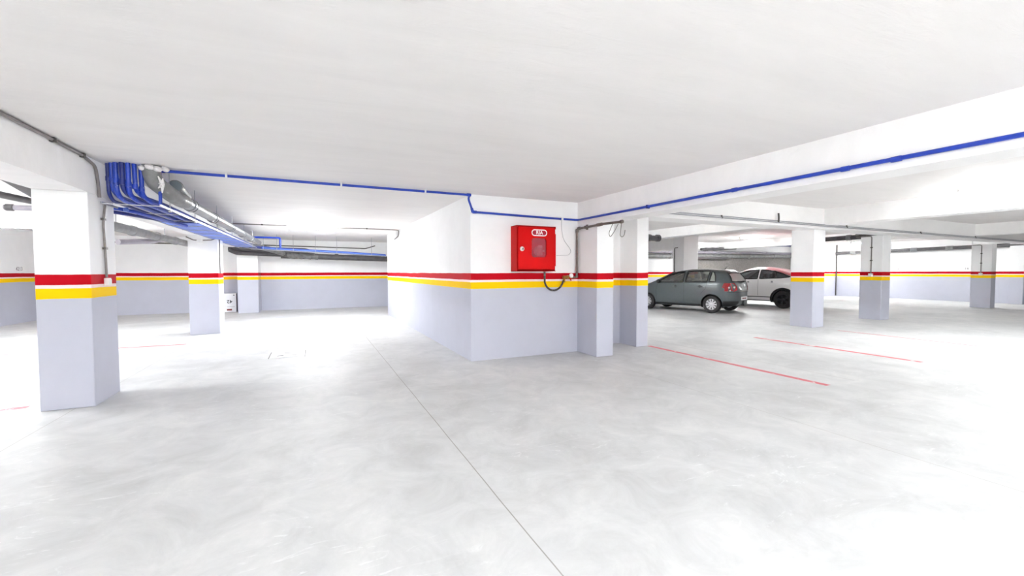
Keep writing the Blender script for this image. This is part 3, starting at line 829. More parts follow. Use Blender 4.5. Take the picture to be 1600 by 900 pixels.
# ------------------------------------------------------------------ pipes of the right half
o = thing('drain_pipe', 'black drain stub beside the walled block, above the grey car', 'pipe', (7.4, 10.2, 2.6))
obj('pipe_run', MB().tube([(5.95, 9.95, 2.525), (9.55, 9.95, 2.50)], 0.085, 16), M['darkpvc'], o)
for x in (8.75, 9.15, 9.5):
    obj('coupling', MB().lathe([(0.085, -0.06), (0.105, -0.05), (0.105, 0.05), (0.085, 0.06)], (x, 9.95, 2.51), (1, 0, 0), 16), M['darkpvc'], o)
o = obj('blue_pipe', MB().tube([(5.95, 9.9, 2.38), (9.0, 9.9, 2.38)], 0.045, 12), M['darkblue'])
tag(o, 'short dark blue pipe under the black drain stub beside the block', 'pipe')
def wall_pipe(x0, x1, z0, z1, r, mat, lab, y=None, cps=()):
    t = thing('drain_pipe' if 'blue' not in mat else 'blue_pipe', lab, 'pipe', (x0, YR-0.2, z0))
    yy = YR-0.06-r if y is None else y
    obj('pipe_run', MB().tube([(x0, yy, z0), (x1, yy, z1)], r, 16), M[mat], t)
    for cx in cps:
        zz = z0+(z1-z0)*(cx-x0)/(x1-x0)
        obj('coupling', MB().lathe([(r, -0.09), (r*1.18, -0.08), (r*1.18, 0.08), (r, 0.09)], (cx, yy, zz), (1, 0, 0), 16), M[mat], t)
    return t
wall_pipe(5.95, 17.6, 2.65, 2.66, 0.045, 'blue', 'blue pipe high on the back wall between block and column, above the grey car')
wall_pipe(5.95, 26.9, 2.44, 2.58, 0.075, 'lilacpvc', 'upper grey drain pipe along the back wall above the cars', cps=(16.6, 19.4, 20.3, 24.6))
wall_pipe(5.95, 26.9, 2.16, 2.42, 0.11, 'greypvc', 'lower thick grey drain pipe along the back wall above the cars', cps=(16.9, 20.0, 23.0, 25.2))
wall_pipe(18.9, 21.6, 2.68, 2.80, 0.07, 'darkpvc', 'short jointed dark pipe on the back wall right of the white column', y=16.6, cps=(19.3, 19.8, 20.4))
wall_pipe(22.6, 26.9, 2.98, 3.06, 0.03, 'darkblue', 'thin dark blue pipe highest on the back wall behind the free column')
o = obj('drain_pipe', MB().tube([(18.6, YR-0.3, 2.22), (21.0, YR-0.3, 2.24)], 0.07, 14), M['darkpvc'])
tag(o, 'dark pipe piece lying along the lower drain right of the white column', 'pipe')
t = thing('drain_pipe', 'thick dark drain pipe with elbow fittings between the two socket columns at right', 'pipe', (18, 10, 2.75))
obj('pipe_run', MB().tube([(17.9, 10.4, 2.72), (17.9, 8.0, 2.735)], 0.085, 16), M['darkpvc'], t)
obj('fitting', MB().tube(fillet([(17.9, 8.9, 2.73), (17.9, 8.75, 2.86), (17.95, 8.65, 3.0)], 0.1), 0.075, 14), M['greypvc'], t)
obj('fitting', MB().tube(fillet([(17.9, 8.35, 2.74), (17.9, 8.15, 2.86), (17.95, 8.05, 2.98)], 0.1), 0.075, 14), M['darkpvc'], t)
obj('coupling', MB().lathe([(0.085, -0.08), (0.105, -0.07), (0.105, 0.07), (0.085, 0.08)], (17.9, 9.1, 2.73), (0, 1, 0), 16), M['greypvc'], t)
obj('hanger_rod', MB().tube([(17.9, 10.1, 2.72), (17.9, 10.1, ZR)], 0.01, 6), M['zinc'], t)
t = thing('drain_pipe', 'long grey drain pipe high along the far right wall', 'pipe', (28.8, 12, 2.65))
obj('pipe_run', MB().tube([(28.83, 15.3, 2.58), (28.83, 2.0, 2.76)], 0.09, 16), M['darkpvc'], t)
for y in (14.4, 13.7, 11.6, 10.2, 8.9, 7.6):
    obj('coupling', MB().lathe([(0.09, -0.14), (0.108, -0.12), (0.108, 0.12), (0.09, 0.14)], (28.83, y, 2.58+(15.3-y)*0.0135), (0, 1, -0.0135), 16), M['silver'] if y in (13.7, 11.6, 8.9) else M['greypvc'], t)
for y in (12.6, 9.4):
    obj('hanger_rod', MB().tube([(28.83, y, 2.6), (28.83, y, ZR)], 0.02, 6), M['zinc'], t)

# ------------------------------------------------------------------ lamps
EM = tube_light('fluorescent_glow', 95.0)
EM2 = tube_light('strong_fluorescent_glow', 150.0)  # stronger tubes, for a wider glow on the ceiling around them
EM0 = tube_light('dim_fluorescent_glow', 32.0)  # weaker tubes for the added lamp by the far right wall
def lamp(c, along, label, L=1.25, em=None, group='fluorescent lamps'):
    c = Vector(c)
    t = thing('fluorescent_lamp', label, 'lamp', tuple(c), group=group)
    d = Vector((1, 0, 0)) if along == 'x' else Vector((0, 1, 0))
    s = Vector((0, 1, 0)) if along == 'x' else Vector((1, 0, 0))
    def bx(a0, a1, b0, b1, z0, z1, m):
        p = c+d*a0+s*b0; q = c+d*a1+s*b1
        m.box(min(p.x, q.x), max(p.x, q.x), min(p.y, q.y), max(p.y, q.y), c.z+z0, c.z+z1); return m
    obj('housing', bx(-L/2-0.03, L/2+0.03, -0.055, 0.055, -0.03, 0.0, MB()), M['whiteplastic'], t, bevel=0.006)
    for sgn in (-1, 1):
        m = bx(sgn*(L/2)-0.02, sgn*(L/2)+0.02, -0.05, 0.05, -0.075, -0.03, MB())
        obj('end_cap', m, M['whiteplastic'], t, bevel=0.005)
        p = c+s*(0.025*sgn)+Vector((0, 0, -0.052))
        obj('tube', MB().tube([p-d*(L/2-0.02), p+d*(L/2-0.02)], 0.014, 10), em or EM, t)
    return t
lamp((0.05, 13.45, ZC), 'x', 'glowing lamp on the ceiling between left columns and walled block', em=EM2)
lamp((-5.35, 12.0, 2.46), 'x', 'glowing lamp at far left behind the nearest column')
lamp((-5.2, 7.6, ZC), 'y', 'lamp of the left bay just outside the left frame edge')
lamp((11.4, 3.3, ZR), 'y', 'glowing lamp at right edge beside the second right beam')
lamp((18.6, 13.6, ZR), 'x', 'glowing lamp over the cars left of the free column', em=EM2)
lamp((27.4, 13.5, ZR), 'x', 'small glowing lamp showing left of the socketed column at right')
unseen_fill = [((-0.6, -2.9, ZC), 'first added fill lamp of the middle bay behind the viewer, on the left'), ((2.6, -2.9, ZC), 'first added fill lamp of the middle bay behind the viewer, on the right'),  # unseen lamps added to fill the foreground, walls and grey car with light
          ((-0.6, -5.6, ZC), 'second added fill lamp of the middle bay behind the viewer, on the left'), ((2.6, -5.6, ZC), 'second added fill lamp of the middle bay behind the viewer, on the right'),
          ((1.0, -8.6, ZC), 'rearmost added fill lamp of the middle bay behind the viewer'), ((-5.2, -4.0, ZC), 'added fill lamp of the left bay behind the viewer'),
          ((8.3, -2.5, ZR), 'added fill lamp of the right bay behind the viewer'), ((16.4, 1.8, ZR), 'added fill lamp between the second and third right beams'),
          ((7.2, 11.0, ZR), 'added fill lamp hidden behind the walled block, left of the grey car'),
          ((26.3, 9.0, ZR), 'added fill lamp near the far right wall, hidden by the cross beam'), ((16.4, -6.0, ZR), 'rear added fill lamp of the right bays')]
for c, lab in unseen_fill:
    lamp(c, 'x' if c[1] < -2 and c[0] < 4 else 'y', lab, em=EM0 if c[0] > 25 else None)

# ------------------------------------------------------------------ cars
def interp(tab, x):
    if x <= tab[0][0]: return tab[0][1]
    for (x0, v0), (x1, v1) in zip(tab, tab[1:]):
        if x <= x1:
            t = (x-x0)/(x1-x0)
            return v0+(v1-v0)*t
    return tab[-1][1]

class CarShape:
    def __init__(s, P):
        s.__dict__.update(P)
    def zt(s, x): return interp(s.top, x)
    def zb(s, x): return interp(s.bot, x)
    def w(s, x):
        mid = (s.front+s.rear)/2; L = (s.front-s.rear)/2
        u = abs((x-mid)/L)
        n = s.plan_n[0] if x < mid else s.plan_n[1]
        return s.hw*(max(0.0, 1-min(1, u)**n))**(1/2.4)
    def side(s, z, w):
        b = s.belt
        if z <= b:
            t = (z-0.72)/0.5
            return w*(1-0.055*t*t)
        t = (z-b)/(s.roof-b)
        return w*(0.957-s.tumble*t**1.15)
    def ys(s, x, z):
        zt = s.zt(x); zb = s.zb(x)
        if z > zt or z < zb: return 0.0
        y = s.side(z, s.w(x))
        c = min(0.14, (zt-zb)*0.45)
        k = (zt-z)/c
        if k < 1:
            y *= (1-(1-k)**2.6)**(1/2.4)
        kb = (z-zb)/0.08
        if kb < 1:
            y *= 0.90+0.10*math.sqrt(max(0, 1-(1-kb)**2))
        return y
    def xrear(s, y, z):
        lo, hi = s.rear, s.rear+1.6
        for _ in range(40):
            m = (lo+hi)/2
            if s.ys(m, z) >= abs(y): hi = m
            else: lo = m
        return hi
    def body(s, inset=0.0, zclip=None):
        xs = []
        x = s.rear+0.004
        while x < s.front-0.004:
            xs.append(x)
            d = min(x-s.rear, s.front-x)
            x += 0.008 if d < 0.06 else 0.018 if d < 0.3 else 0.045
        xs.append(s.front-0.004)
        if inset:
            xs = [v for v in xs if s.rear+0.16 < v < s.front-1.05]
        NZ = 26
        mb = MB(); rings = []
        for x in xs:
            zt, zb = s.zt(x)-inset*1.1, s.zb(x)
            if inset: zb = 0.42
            r = []
            for k in range(NZ+1):
                t = k/NZ
                t = t if t < 0.6 else 0.6+0.4*math.sin((t-0.6)/0.4*PI/2)
                z = zb+(zt-zb)*t
                y = s.ys(x, min(z+inset*0.6, s.zt(x)-1e-4) if inset else z)
                y = max(y-inset, 0.0)
                if k == NZ: y = 0.0
                r.append((x, y, z))
            ring = [(x, 0.0, zb)]+r+[(a, -b, c) for a, b, c in r[-2::-1]]
            rings.append(ring)
        n = len(rings[0])
        vs = [p for r in rings for p in r]; fs = []
        for i in range(len(rings)-1):
            for k in range(n):
                k2 = (k+1) % n
                fs.append((i*n+k, i*n+k2, (i+1)*n+k2, (i+1)*n+k))
        fs.append(tuple(range(n))[::-1]); fs.append(tuple((len(rings)-1)*n+k for k in range(n)))
        return mb.add(vs, fs)

def temp_obj(mb):
    me = bpy.data.meshes.new('cutter'); me.from_pydata(mb.v, [], mb.f)
    bm = bmesh.new(); bm.from_mesh(me)
    bmesh.ops.remove_doubles(bm, verts=bm.verts, dist=1e-5)
    bmesh.ops.recalc_face_normals(bm, faces=bm.faces)
    bm.to_mesh(me); bm.free()
    o = bpy.data.objects.new('cutter', me); COL.objects.link(o)
    return o

def cut(mb, cutters):
    """boolean difference, returned as plain mesh data"""
    o = temp_obj(mb); cs = [temp_obj(c) for c in cutters]
    for c in cs:
        m = o.modifiers.new('cut', 'BOOLEAN'); m.operation = 'DIFFERENCE'; m.solver = 'EXACT'; m.object = c
    dg = bpy.context.evaluated_depsgraph_get(); dg.update()
    me = bpy.data.meshes.new_from_object(o.evaluated_get(dg))
    out = MB()
    out.add([tuple(v.co) for v in me.vertices], [tuple(p.vertices) for p in me.polygons])
    for c in cs+[o]:
        d = c.data; bpy.data.objects.remove(c); bpy.data.meshes.remove(d)
    bpy.data.meshes.remove(me)
    return out

def densify(pts, step=0.06):
    out = []
    for (a, b), (c, d) in zip(pts, pts[1:]+pts[:1]):
        n = max(1, int(math.hypot(c-a, d-b)/step))
        for k in range(n):
            out.append((a+(c-a)*k/n, b+(d-b)*k/n))
    return out
def grow(pts, d):
    n = len(pts); out = []
    area = sum(pts[i][0]*pts[(i+1) % n][1]-pts[(i+1) % n][0]*pts[i][1] for i in range(n))
    sg = 1 if area > 0 else -1
    for i in range(n):
        a, b, c = Vector(pts[i-1]), Vector(pts[i]), Vector(pts[(i+1) % n])
        t = ((b-a).normalized()+(c-b).normalized())
        t = t.normalized() if t.length > 1e-6 else (b-a).normalized()
        nn = Vector((t.y, -t.x))*sg
        out.append(tuple(b+nn*d))
    return out

def make_car(P):
    S = CarShape(P)
    root = thing(P['name'], P['label'], 'car', P['loc'], P['rz'])
    R = P['wheel_r']; WB = P['wheelbase']; hw = S.hw
    cutters = []
    for ax in (0.0, WB):
        for sg in (-1, 1):
            c_ = MB().tube([(ax, sg*(hw-0.30), R), (ax, sg*(hw+0.2), R)], R+0.055, 40)
            cutters.append(c_)
    cutters.append(S.body(inset=0.05))
    for pts in P['side_windows']:
        cutters.append(MB().prism(pts, -1.2, 1.2, 'y'))
    cutters.append(MB().prism(P['rear_window'], S.rear-0.3, S.rear+0.75, 'x'))
    cutters.append(MB().prism([(-0.60, 1.10), (0.60, 1.10), (0.50, S.roof-0.10), (-0.50, S.roof-0.10)], P['screen_x'], S.front+0.3, 'x'))
    bmesh_ = cut(S.body(), cutters)
    # two-tone by height: lower cladding / roof as material slots would tint the paint, so they are parts of their own
    body = obj('body', bmesh_, M[P['paint']], root, True, angle=28)
    # glass and rubber frames
    def side_panel(pts, off, sg, name, mat, par):
        d = densify(pts)
        vs = [(x, sg*(S.ys(x, z)+off), z) for x, z in d]
        m = MB().add(vs, [tuple(range(len(vs)))])
        return obj(name, m, mat, par, True)
    def side_ring(po, pi, off, sg, name, mat, par, thick=0.006):
        m = MB(); n = len(po)
        vo = [(x, sg*(S.ys(x, z)+off), z) for x, z in po]; vi = [(x, sg*(S.ys(x, z)+off), z) for x, z in pi]
        vb = [(x, sg*(S.ys(x, z)+off-thick), z) for x, z in po]; vc = [(x, sg*(S.ys(x, z)+off-thick), z) for x, z in pi]
        fs = []
        for i in range(n):
            j = (i+1) % n
            fs += [(i, j, n+j, n+i), (2*n+i, 3*n+i, 3*n+j, 2*n+j), (i, 2*n+i, 2*n+j, j), (n+i, n+j, 3*n+j, 3*n+i)]
        return obj(name, m.add(vo+vi+vb+vc, fs), mat, par, True)
    for sg in (1, -1):
        for pts in P['side_windows']:
            d = densify(pts, 0.05)
            g_ = side_panel(grow(pts, 0.006), -0.006, sg, 'side_window', M[P['glass']], root)
            side_ring(grow(d, 0.024), grow(d, -0.018), 0.004, sg, 'window_frame', M['trimblack'], g_)
    def rear_panel(pts, off, name, mat, par, step=0.05):
        d = densify(pts, step)
        vs = [(S.xrear(y, z)-off, y, z) for y, z in d]
        return obj(name, MB().add(vs, [tuple(range(len(vs)))]), mat, par, True)
    rw = rear_panel(grow(P['rear_window'], 0.008), -0.004, 'rear_window', M[P.get('rear_glass', P['glass'])], root)
    d = densify(P['rear_window'], 0.05); po = grow(d, 0.03); pi = grow(d, -0.025); n = len(po)
    vs = [(S.xrear(y, z)-0.004, y, z) for y, z in po]+[(S.xrear(y, z)-0.004, y, z) for y, z in pi]
    obj('window_frame', MB().add(vs, [(i, (i+1) % n, n+(i+1) % n, n+i) for i in range(n)]), M['trimblack'], rw, True)
    if P.get('wiper'):
        vs = [(S.xrear(y, z)-0.02, y, z) for y, z in ((0.0, P['wiper']), (-0.18, P['wiper']+0.02), (-0.36, P['wiper']+0.015))]
        obj('wiper', MB().tube(vs, 0.009, 6), M['trimblack'], rw, True)
    sc_ = MB().add([(P['screen_b'][0], y*0.62, P['screen_b'][1]) for y in (-1, 1)]+[(P['screen_t'][0], y*0.55, P['screen_t'][1]) for y in (1, -1)], [(0, 1, 2, 3)])
    obj('windscreen', sc_, M[P['glass']], root, True)
    # wheels
    for ax in (0.0, WB):
        for sg in (1, -1):
            wy = sg*(hw-0.115)
            wn = obj('wheel', MB().lathe([(R*0.63, -0.095), (R*0.80, -0.105), (R*0.95, -0.10), (R, -0.075), (R, 0.075), (R*0.95, 0.10), (R*0.80, 0.105), (R*0.63, 0.095), (R*0.63, -0.095)], (ax, wy, R), (0, 1, 0), 36), M['tyre'], root, True)
            rim = MB().lathe([(R*0.635, -0.09), (R*0.635, 0.085), (R*0.60, 0.088), (R*0.575, 0.06), (R*0.57, -0.09)] if sg > 0 else
                             [(R*0.635, 0.09), (R*0.635, -0.085), (R*0.60, -0.088), (R*0.575, -0.06), (R*0.57, 0.09)], (ax, wy, R), (0, 1, 0), 36)
            ns = P['spokes']
            for k in range(ns):
                a = 2*PI*k/ns
                e = Vector((math.cos(a), 0, math.sin(a))); t = Vector((-math.sin(a), 0, math.cos(a)))
                c0 = Vector((ax, wy+sg*0.055, R)); yv = Vector((0, sg, 0))
                q = []
                for (rr, hwid, oy) in ((0.05, 0.020, 0.02), (R*0.595, P['spoke_w'], 0.026)):
                    for s2 in (-1, 1):
                        for dy in (0, -0.03):
                            q.append(c0+e*rr+t*hwid*s2+yv*(oy+dy))
                rim.add(q, [(0, 2, 6, 4), (1, 5, 7, 3), (0, 4, 5, 1), (2, 3, 7, 6), (0, 1, 3, 2), (4, 6, 7, 5)])
            rim.lathe([(0.0, 0.085), (0.04, 0.083), (0.062, 0.07), (0.062, 0.03)] if True else [], (ax, wy, R), (0, sg, 0), 20)
            obj('alloy_rim', rim, M[P['rim']], wn, True)
            obj('brake_disc', MB().lathe([(0.0, 0.0), (R*0.57, 0.0), (R*0.57, 0.012), (0.0, 0.012)], (ax, wy-sg*0.02, R), (0, sg, 0), 28), M['trimblack'], wn, True)
            # dark wheel-arch liner
            m = MB(); nn = 28; vs = []; fs = []
            for k in range(nn+1):
                a = -0.35+(PI+0.7)*k/nn
                for rr, yy in ((R+0.052, hw-0.30), (R+0.052, min(hw-0.02, S.ys(ax+(R+0.05)*math.cos(a), max(0.3, R+(R+0.05)*math.sin(a)))+0.0))):
                    vs.append((ax+rr*math.cos(a), sg*yy, R+rr*math.sin(a)))
            for k in range(nn): fs.append((2*k, 2*k+1, 2*k+3, 2*k+2))
            obj('wheel_arch', m.add(vs, fs), M['trimblack'], root, True)
    if P.get('arch_trim'):
        for ax in (0.0, WB):
            for sg in (1, -1):
                po = []; pi = []
                for k in range(31):
                    a = -0.28+(PI+0.56)*k/30
                    po.append((ax+(R+0.125)*math.cos(a), R+(R+0.125)*math.sin(a))); pi.append((ax+(R+0.05)*math.cos(a), R+(R+0.05)*math.sin(a)))
                fl_ = lambda x, z: sg*(S.ys(x, max(z, S.zb(x)+0.01))+0.010)
                vs = [(x, fl_(x, z), z) for x, z in po]+[(x, fl_(x, z), z) for x, z in pi]
                n = len(po)
                obj('arch_trim', MB().add(vs, [(i, i+1, n+i+1, n+i) for i in range(n-1)]), M['trimblack'], root, True)
    # sills, bumper skirt
    for sg in (1, -1):
        z0, z1 = P['sill']
        x0, x1 = R+0.06, WB-R-0.06
        vs = []; fs = []; nn = 16
        for k in range(nn+1):
            x = x0+(x1-x0)*k/nn
            for z in (z0, z1): vs.append((x, sg*(S.ys(x, z)+0.008), z))
            vs.append((x, sg*(S.ys(x, z0)-0.2), z0-0.005))
        for k in range(nn):
            fs += [(3*k, 3*k+1, 3*k+4, 3*k+3), (3*k, 3*k+3, 3*k+5, 3*k+2)]
        obj('sill', MB().add(vs, fs), M[P['sill_mat']], root, True)
    ys_ = [-0.80+0.1*k for k in range(17)]
    z0, z1 = P['skirt']
    vs = [(S.xrear(y*0.99, z0)-0.008, y*0.99, z0) for y in ys_]+[(S.xrear(y*0.99, z1)-0.008, y*0.99, z1) for y in ys_]
    vs += [(S.xrear(y*0.99, z0)+0.45, y*0.97, z0+0.02) for y in ys_]
    n = len(ys_)
    fs = [(i, i+1, n+i+1, n+i) for i in range(n-1)]+[(i, 2*n+i, 2*n+i+1, i+1) for i in range(n-1)]
    obj('bumper_skirt', MB().add(vs, fs), M['trimblack'], root, True)
    for sg in (1, -1):
        xs_ = [S.rear+0.035+k*(-R-0.07-S.rear-0.035)/12 for k in range(13)]
        vs = []
        for x in xs_:
            zl = max(z0, S.zb(x)+0.005)
            for k in range(6):
                z = zl+(z1-zl)*k/5
                vs.append((x, sg*(S.ys(x, z)+0.008), z))
        fs = [(6*i+k, 6*i+k+1, 6*i+k+7, 6*i+k+6) for i in range(12) for k in range(5)]
        obj('bumper_skirt', MB().add(vs, fs), M['trimblack'], root, True)
    if P.get('bumper_line'):
        z = P['bumper_line']
        vs = [(S.xrear(y, z)-0.006, y, z) for y in [-0.78+0.0975*k for k in range(17)]]
        obj('bumper_line', MB().tube(vs, 0.009, 6), M['trimblack'], root, True)
    # tail lamps
    for sg in (1, -1):
        pts = [(sg*a, b) for a, b in P['tail_lamp']]
        d = densify(pts, 0.04)
        vs = [(S.xrear(y, z)-0.012, y, z) for y, z in d]
        # wrap round the corner onto the flank
        tl = obj('tail_lamp', MB().add(vs, [tuple(range(len(vs)))]), M['taillamp'], root, True)
        sp_ = [(x, z) for x, z in P['tail_wrap']]
        d2 = densify(sp_, 0.04)
        vs = [(x, sg*(S.ys(x, z)+0.010), z) for x, z in d2]
        obj('lamp_wrap', MB().add(vs, [tuple(range(len(vs)))]), M['taillamp'], tl, True)
        for (a, b, r) in P['lamp_rounds']:
            y = sg*a; p = Vector((S.xrear(y, b)-0.014, y, b))
            q = Vector((S.xrear(y-sg*0.06, b), y-sg*0.06, b)); nrm = Vector((-(q-p).y*sg, (q-p).x*sg, 0))
            nrm = Vector((-0.8, sg*0.6, 0))
            obj('lamp_round', MB().lathe([(0.0, 0.012), (r*0.7, 0.010), (r, 0.0)], p, nrm, 18), M['lampclear'], tl, True)
    if P.get('plate'):
        a, z0, z1 = P['plate']
        xx = min(S.xrear(0.2, z0), S.xrear(0.2, z1))-0.012
        pl_ = obj('number_plate', MB().box(xx-0.008, xx+0.01, -a, a, z0, z1), M['white'], root, True)
        zc = (z0+z1)/2
        for yc, hwid in ((0.13, 0.05), (0.02, 0.04), (-0.10, 0.055)):
            obj('plate_marking', MB().box(xx-0.011, xx-0.007, yc-hwid, yc+hwid, zc-0.022, zc+0.022), M['redink'], pl_, True)
    if P.get('badge'):
        z = P['badge']; xx = S.xrear(0.0, z)
        bm_ = MB().lathe([(0.0, 0.012), (0.048, 0.010), (0.055, 0.0)], (xx-0.004, 0, z), (-1, 0, 0.15), 24)
        obj('badge', bm_, M['chrome'], root, True)
    for hx, hz in P['handles']:
        for sg in (1, -1):
            y = S.ys(hx, hz)
            h = obj('door_handle', MB().tube([(hx-0.10, sg*(y-0.002), hz), (hx-0.07, sg*(y+0.022), hz), (hx+0.07, sg*(y+0.022), hz), (hx+0.10, sg*(y-0.002), hz)], 0.013, 8), M[P['paint']], root, True)
            obj('handle_recess', MB().lathe([(0.0, 0.004), (0.045, 0.003), (0.05, 0.0)], (hx, sg*y, hz), (0, sg, 0), 14), M['trimblack'], h, True)
    for pts in P['seams']:
        for sg in (1, -1):
            d = densify(pts+pts[::-1][1:-1], 0.05)[:max(2, len(densify(pts, 0.05)))]
            line = []
            for (a, b), (c, d_) in zip(pts, pts[1:]):
                for k in range(9): line.append((a+(c-a)*k/8, b+(d_-b)*k/8))
            m = MB()
            m.tube([(x, sg*(S.ys(x, z)-0.002), z) for x, z in line], 0.0055, 5)
            obj('panel_gap', m, M['trimblack'], root, True)
    mx, mz = P['mirror']
    for sg in (1, -1):
        y = S.ys(mx, mz)
        mm = MB().lathe([(0.0, -0.07), (0.06, -0.06), (0.085, 0.0), (0.07, 0.05), (0.0, 0.065)], (mx+0.02, sg*(y+0.11), mz+0.02), (1, 0, 0), 14)
        mm.tube([(mx, sg*(y-0.02), mz-0.03), (mx, sg*(y+0.09), mz)], 0.02, 8)
        obj('wing_mirror', mm, M['trimblack'], root, True)
    # cabin
    it = MB()
    cabf = obj('cabin_floor', MB().box(-0.1, WB-0.1, -0.62, 0.62, 0.43, 0.50), M['interior'], root, True)
    obj('dashboard', MB().prism([(WB-0.85, 0.5), (WB-0.85, 0.98), (WB-0.65, 1.06), (WB-0.25, 1.02), (WB-0.25, 0.5)], -0.66, 0.66, 'y'), M['interior'], root, True)
    obj('steering_wheel', MB().tube([(WB-0.98+0.05*math.sin(a), 0.36+0.18*math.cos(a), 1.0+0.17*math.sin(a)) for a in [2*PI*k/20 for k in range(21)]], 0.014, 6), M['trimblack'], root, True)
    for x, y0, y1, zt in ((WB-1.45, 0.12, 0.60, 1.18), (WB-1.45, -0.60, -0.12, 1.18), (0.28, -0.60, 0.60, 1.14)):
        sm = MB().prism([(x-0.30, 0.5), (x-0.38, zt), (x-0.27, zt+0.02), (x-0.14, 0.72), (x+0.36, 0.76), (x+0.36, 0.5)], y0, y1, 'y')
        seat = obj('seat', sm, M['interior'], root, True, bevel=0.04)
        cs = ((y0+y1)/2,) if y1-y0 < 0.8 else (-0.4, 0.4)
        for yc in cs:
            obj('headrest', MB().prism(rrect(x-0.42, x-0.30, zt+0.05, zt+0.23, 0.05, 4), yc-0.13, yc+0.13, 'y'), M['interior'], seat, True, bevel=0.03)
    if P.get('antenna'):
        x, z = P['antenna']
        obj('antenna', MB().tube([(x, 0, z-0.02), (x-0.10, 0, z+0.09)], [0.012, 0.005], 6), M['trimblack'], root, True)
    if P.get('roof_panel'):
        x0, x1 = P['roof_panel']
        vs = []; nx, ny = 24, 13
        for i in range(nx+1):
            x = x0+(x1-x0)*i/nx
            zt = S.zt(x)
            ze = zt-0.10
            for j in range(ny+1):
                # walk round the roof edge from flank to flank
                u = -1+2*j/ny
                z = zt-0.10*abs(u)**3
                y = S.ys(x, max(min(z, zt-0.0008), S.belt))*1.0
                yy = (abs(u)**0.8)*S.ys(x, zt-0.10)
                zz = z
                yy = min(yy, S.ys(x, min(zz, zt-1e-4))) if abs(u) > 0.5 else yy
                vs.append((x, math.copysign(yy, u)*1.004, zz+0.006))
        fs = [(i*(ny+1)+j, i*(ny+1)+j+1, (i+1)*(ny+1)+j+1, (i+1)*(ny+1)+j) for i in range(nx) for j in range(ny)]
        rp_ = obj('roof_panel', MB().add(vs, fs), M['carpaint_red'], root, True)
        rp_['label'] = 'pink-red roof panel'
    if P.get('headlamp'):
        for sg in (1, -1):
            pts = densify(P['headlamp'], 0.05)
            vs = [(x, sg*(S.ys(x, z)+0.010), z) for x, z in pts]
            obj('headlamp', MB().add(vs, [tuple(range(len(vs)))]), M['lampclear'], root, True)
    return root

hatch = dict(
    name='hatchback_car', label='dark grey hatchback parked facing away, its round red tail lamp towards us',
    loc=(13.77, 11.14, 0.0), rz=math.atan2(0.958, -0.288),
    rear=-0.79, front=3.44, hw=0.885, belt=1.10, roof=1.60, tumble=0.285, plan_n=(9, 5),
    top=[(-0.79, 0.62), (-0.775, 0.84), (-0.745, 0.93), (-0.70, 1.08), (-0.64, 1.22), (-0.55, 1.38), (-0.45, 1.49), (-0.33, 1.555), (-0.1, 1.583), (0.45, 1.605), (1.0, 1.592), (1.45, 1.53), (1.75, 1.43),
         (2.1, 1.27), (2.45, 1.11), (2.65, 1.05), (2.95, 0.985), (3.2, 0.89), (3.36, 0.76), (3.44, 0.60)],
    bot=[(-0.79, 0.56), (-0.77, 0.42), (-0.72, 0.30), (-0.45, 0.24), (-0.2, 0.22), (2.9, 0.20), (3.2, 0.22), (3.40, 0.36), (3.44, 0.5)],
    side_windows=[[(-0.12, 1.135), (0.10, 1.125), (0.06, 1.50), (-0.02, 1.46), (-0.09, 1.32)],
                  [(0.17, 1.122), (0.98, 1.105), (0.98, 1.525), (0.14, 1.515)],
                  [(1.07, 1.102), (2.10, 1.085), (1.92, 1.20), (1.62, 1.40), (1.40, 1.495), (1.07, 1.52)]],
    rear_window=[(-0.66, 1.13), (0.66, 1.13), (0.54, 1.475), (-0.54, 1.475)],
    screen_x=1.62, screen_b=(2.42, 1.10), screen_t=(1.62, 1.47), glass='carglass', rear_glass='rearglass', paint='carpaint_grey', wheel_r=0.315, wheelbase=2.56,
    spokes=10, spoke_w=0.030, rim='alloy', sill=(0.24, 0.30), sill_mat='trimblack', skirt=(0.27, 0.45), bumper_line=0.765,
    tail_lamp=[(0.48, 0.84), (0.50, 0.99), (0.57, 1.08), (0.80, 1.09), (0.815, 0.80), (0.60, 0.79)],
    tail_wrap=[(-0.66, 0.80), (-0.36, 0.93), (-0.40, 1.06), (-0.60, 1.08)],
    lamp_rounds=[(0.74, 0.93, 0.034), (0.60, 0.94, 0.036), (0.72, 0.82, 0.028)], plate=(0.26, 0.475, 0.60), badge=1.00, wiper=1.15,
    handles=[(0.42, 0.95), (1.35, 0.94)], seams=[[(1.02, 1.08), (1.02, 0.36)], [(2.08, 1.06), (2.16, 0.8), (2.14, 0.40)], [(0.16, 1.10), (0.20, 0.9), (0.38, 0.68)]],
    mirror=(1.98, 1.10), antenna=(-0.1, 1.585), headlamp=[(2.98, 0.72), (3.22, 0.66), (3.26, 0.78), (3.02, 0.88)])
make_car(hatch)
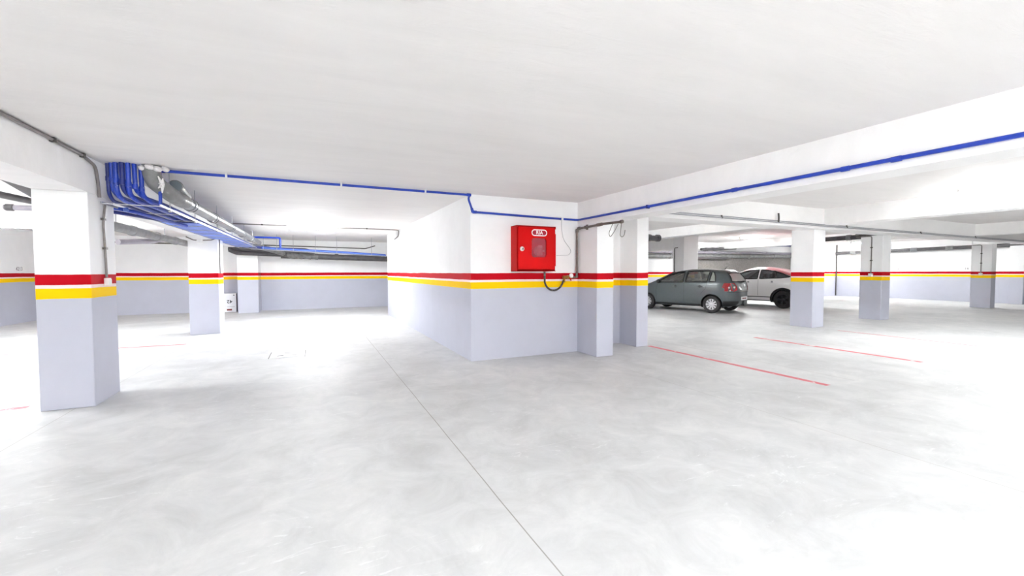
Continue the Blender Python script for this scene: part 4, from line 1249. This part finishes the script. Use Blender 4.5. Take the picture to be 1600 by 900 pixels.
cross = dict(
    name='crossover_car', label='white crossover with pink-red roof half hidden behind the free column', loc=(18.02, 11.2, 0.0), rz=math.atan2(0.975, -0.22),
    rear=-0.86, front=3.55, hw=0.93, belt=1.16, roof=1.68, tumble=0.30, plan_n=(9, 5),
    top=[(-0.86, 0.66), (-0.845, 0.92), (-0.80, 1.06), (-0.70, 1.17), (-0.45, 1.30), (-0.1, 1.46), (0.3, 1.60), (0.8, 1.68), (1.25, 1.675), (1.6, 1.60), (1.9, 1.47), (2.25, 1.28), (2.55, 1.14), (2.9, 1.08),
         (3.25, 0.98), (3.45, 0.82), (3.55, 0.62)],
    bot=[(-0.86, 0.56), (-0.82, 0.42), (-0.70, 0.32), (-0.45, 0.27), (3.0, 0.26), (3.3, 0.30), (3.5, 0.42), (3.55, 0.52)],
    side_windows=[[(-0.22, 1.28), (0.10, 1.235), (0.90, 1.20), (0.90, 1.56), (0.50, 1.53), (0.12, 1.42)],
                  [(1.0, 1.195), (2.16, 1.165), (1.92, 1.32), (1.66, 1.48), (1.42, 1.555), (1.0, 1.57)]],
    rear_window=[(-0.60, 1.20), (0.60, 1.20), (0.48, 1.44), (-0.48, 1.44)],
    screen_x=1.75, screen_b=(2.52, 1.18), screen_t=(1.75, 1.54), glass='darkglass', paint='carpaint_white', wheel_r=0.355, wheelbase=2.68,
    spokes=5, spoke_w=0.045, rim='darkalloy', sill=(0.28, 0.46), sill_mat='trimblack', skirt=(0.33, 0.60), arch_trim=True,
    tail_lamp=[(0.46, 0.98), (0.48, 1.06), (0.80, 1.10), (0.84, 0.98)], tail_wrap=[(-0.70, 0.98), (-0.42, 1.02), (-0.50, 1.08), (-0.68, 1.08)],
    lamp_rounds=[(0.70, 1.03, 0.03)], plate=(0.26, 0.66, 0.78), badge=1.02,
    handles=[(0.42, 1.06), (1.35, 1.04)], seams=[[(0.95, 1.18), (0.95, 0.5)], [(2.16, 1.14), (2.2, 0.8), (2.16, 0.5)]],
    mirror=(2.05, 1.20), roof_panel=(-0.35, 1.62))
make_car(cross)

# ------------------------------------------------------------------ camera, world, view
fw = Vector((0.421376, 0.906086, -0.038091)); rt = Vector((0.906718, -0.421734, -0.001499)); up = Vector((0.017422, 0.033906, 0.999273))
cam = bpy.data.cameras.new('camera'); co = bpy.data.objects.new('camera', cam); COL.objects.link(co)
cam.sensor_fit = 'HORIZONTAL'; cam.sensor_width = 36.0; cam.lens = 36.0*668.9/1600.0
cam.clip_start = 0.05; cam.clip_end = 200
mw = Matrix((( rt.x, up.x, -fw.x, 0.0), (rt.y, up.y, -fw.y, 0.0), (rt.z, up.z, -fw.z, 1.5), (0, 0, 0, 1)))
co.matrix_world = mw
sc.camera = co
wd = bpy.data.worlds.new('world'); sc.world = wd; wd.use_nodes = True
wd.node_tree.nodes['Background'].inputs['Color'].default_value = (0.9, 0.95, 1.0, 1)
wd.node_tree.nodes['Background'].inputs['Strength'].default_value = 0.3
sc.view_settings.view_transform = 'Standard'
sc.view_settings.look = 'None'
sc.view_settings.gamma = 1.0
sc.view_settings.use_curve_mapping = False
sc.view_settings.exposure = 2.6
sc.cycles.max_bounces = 14
sc.cycles.diffuse_bounces = 10
sc.cycles.transparent_max_bounces = 16
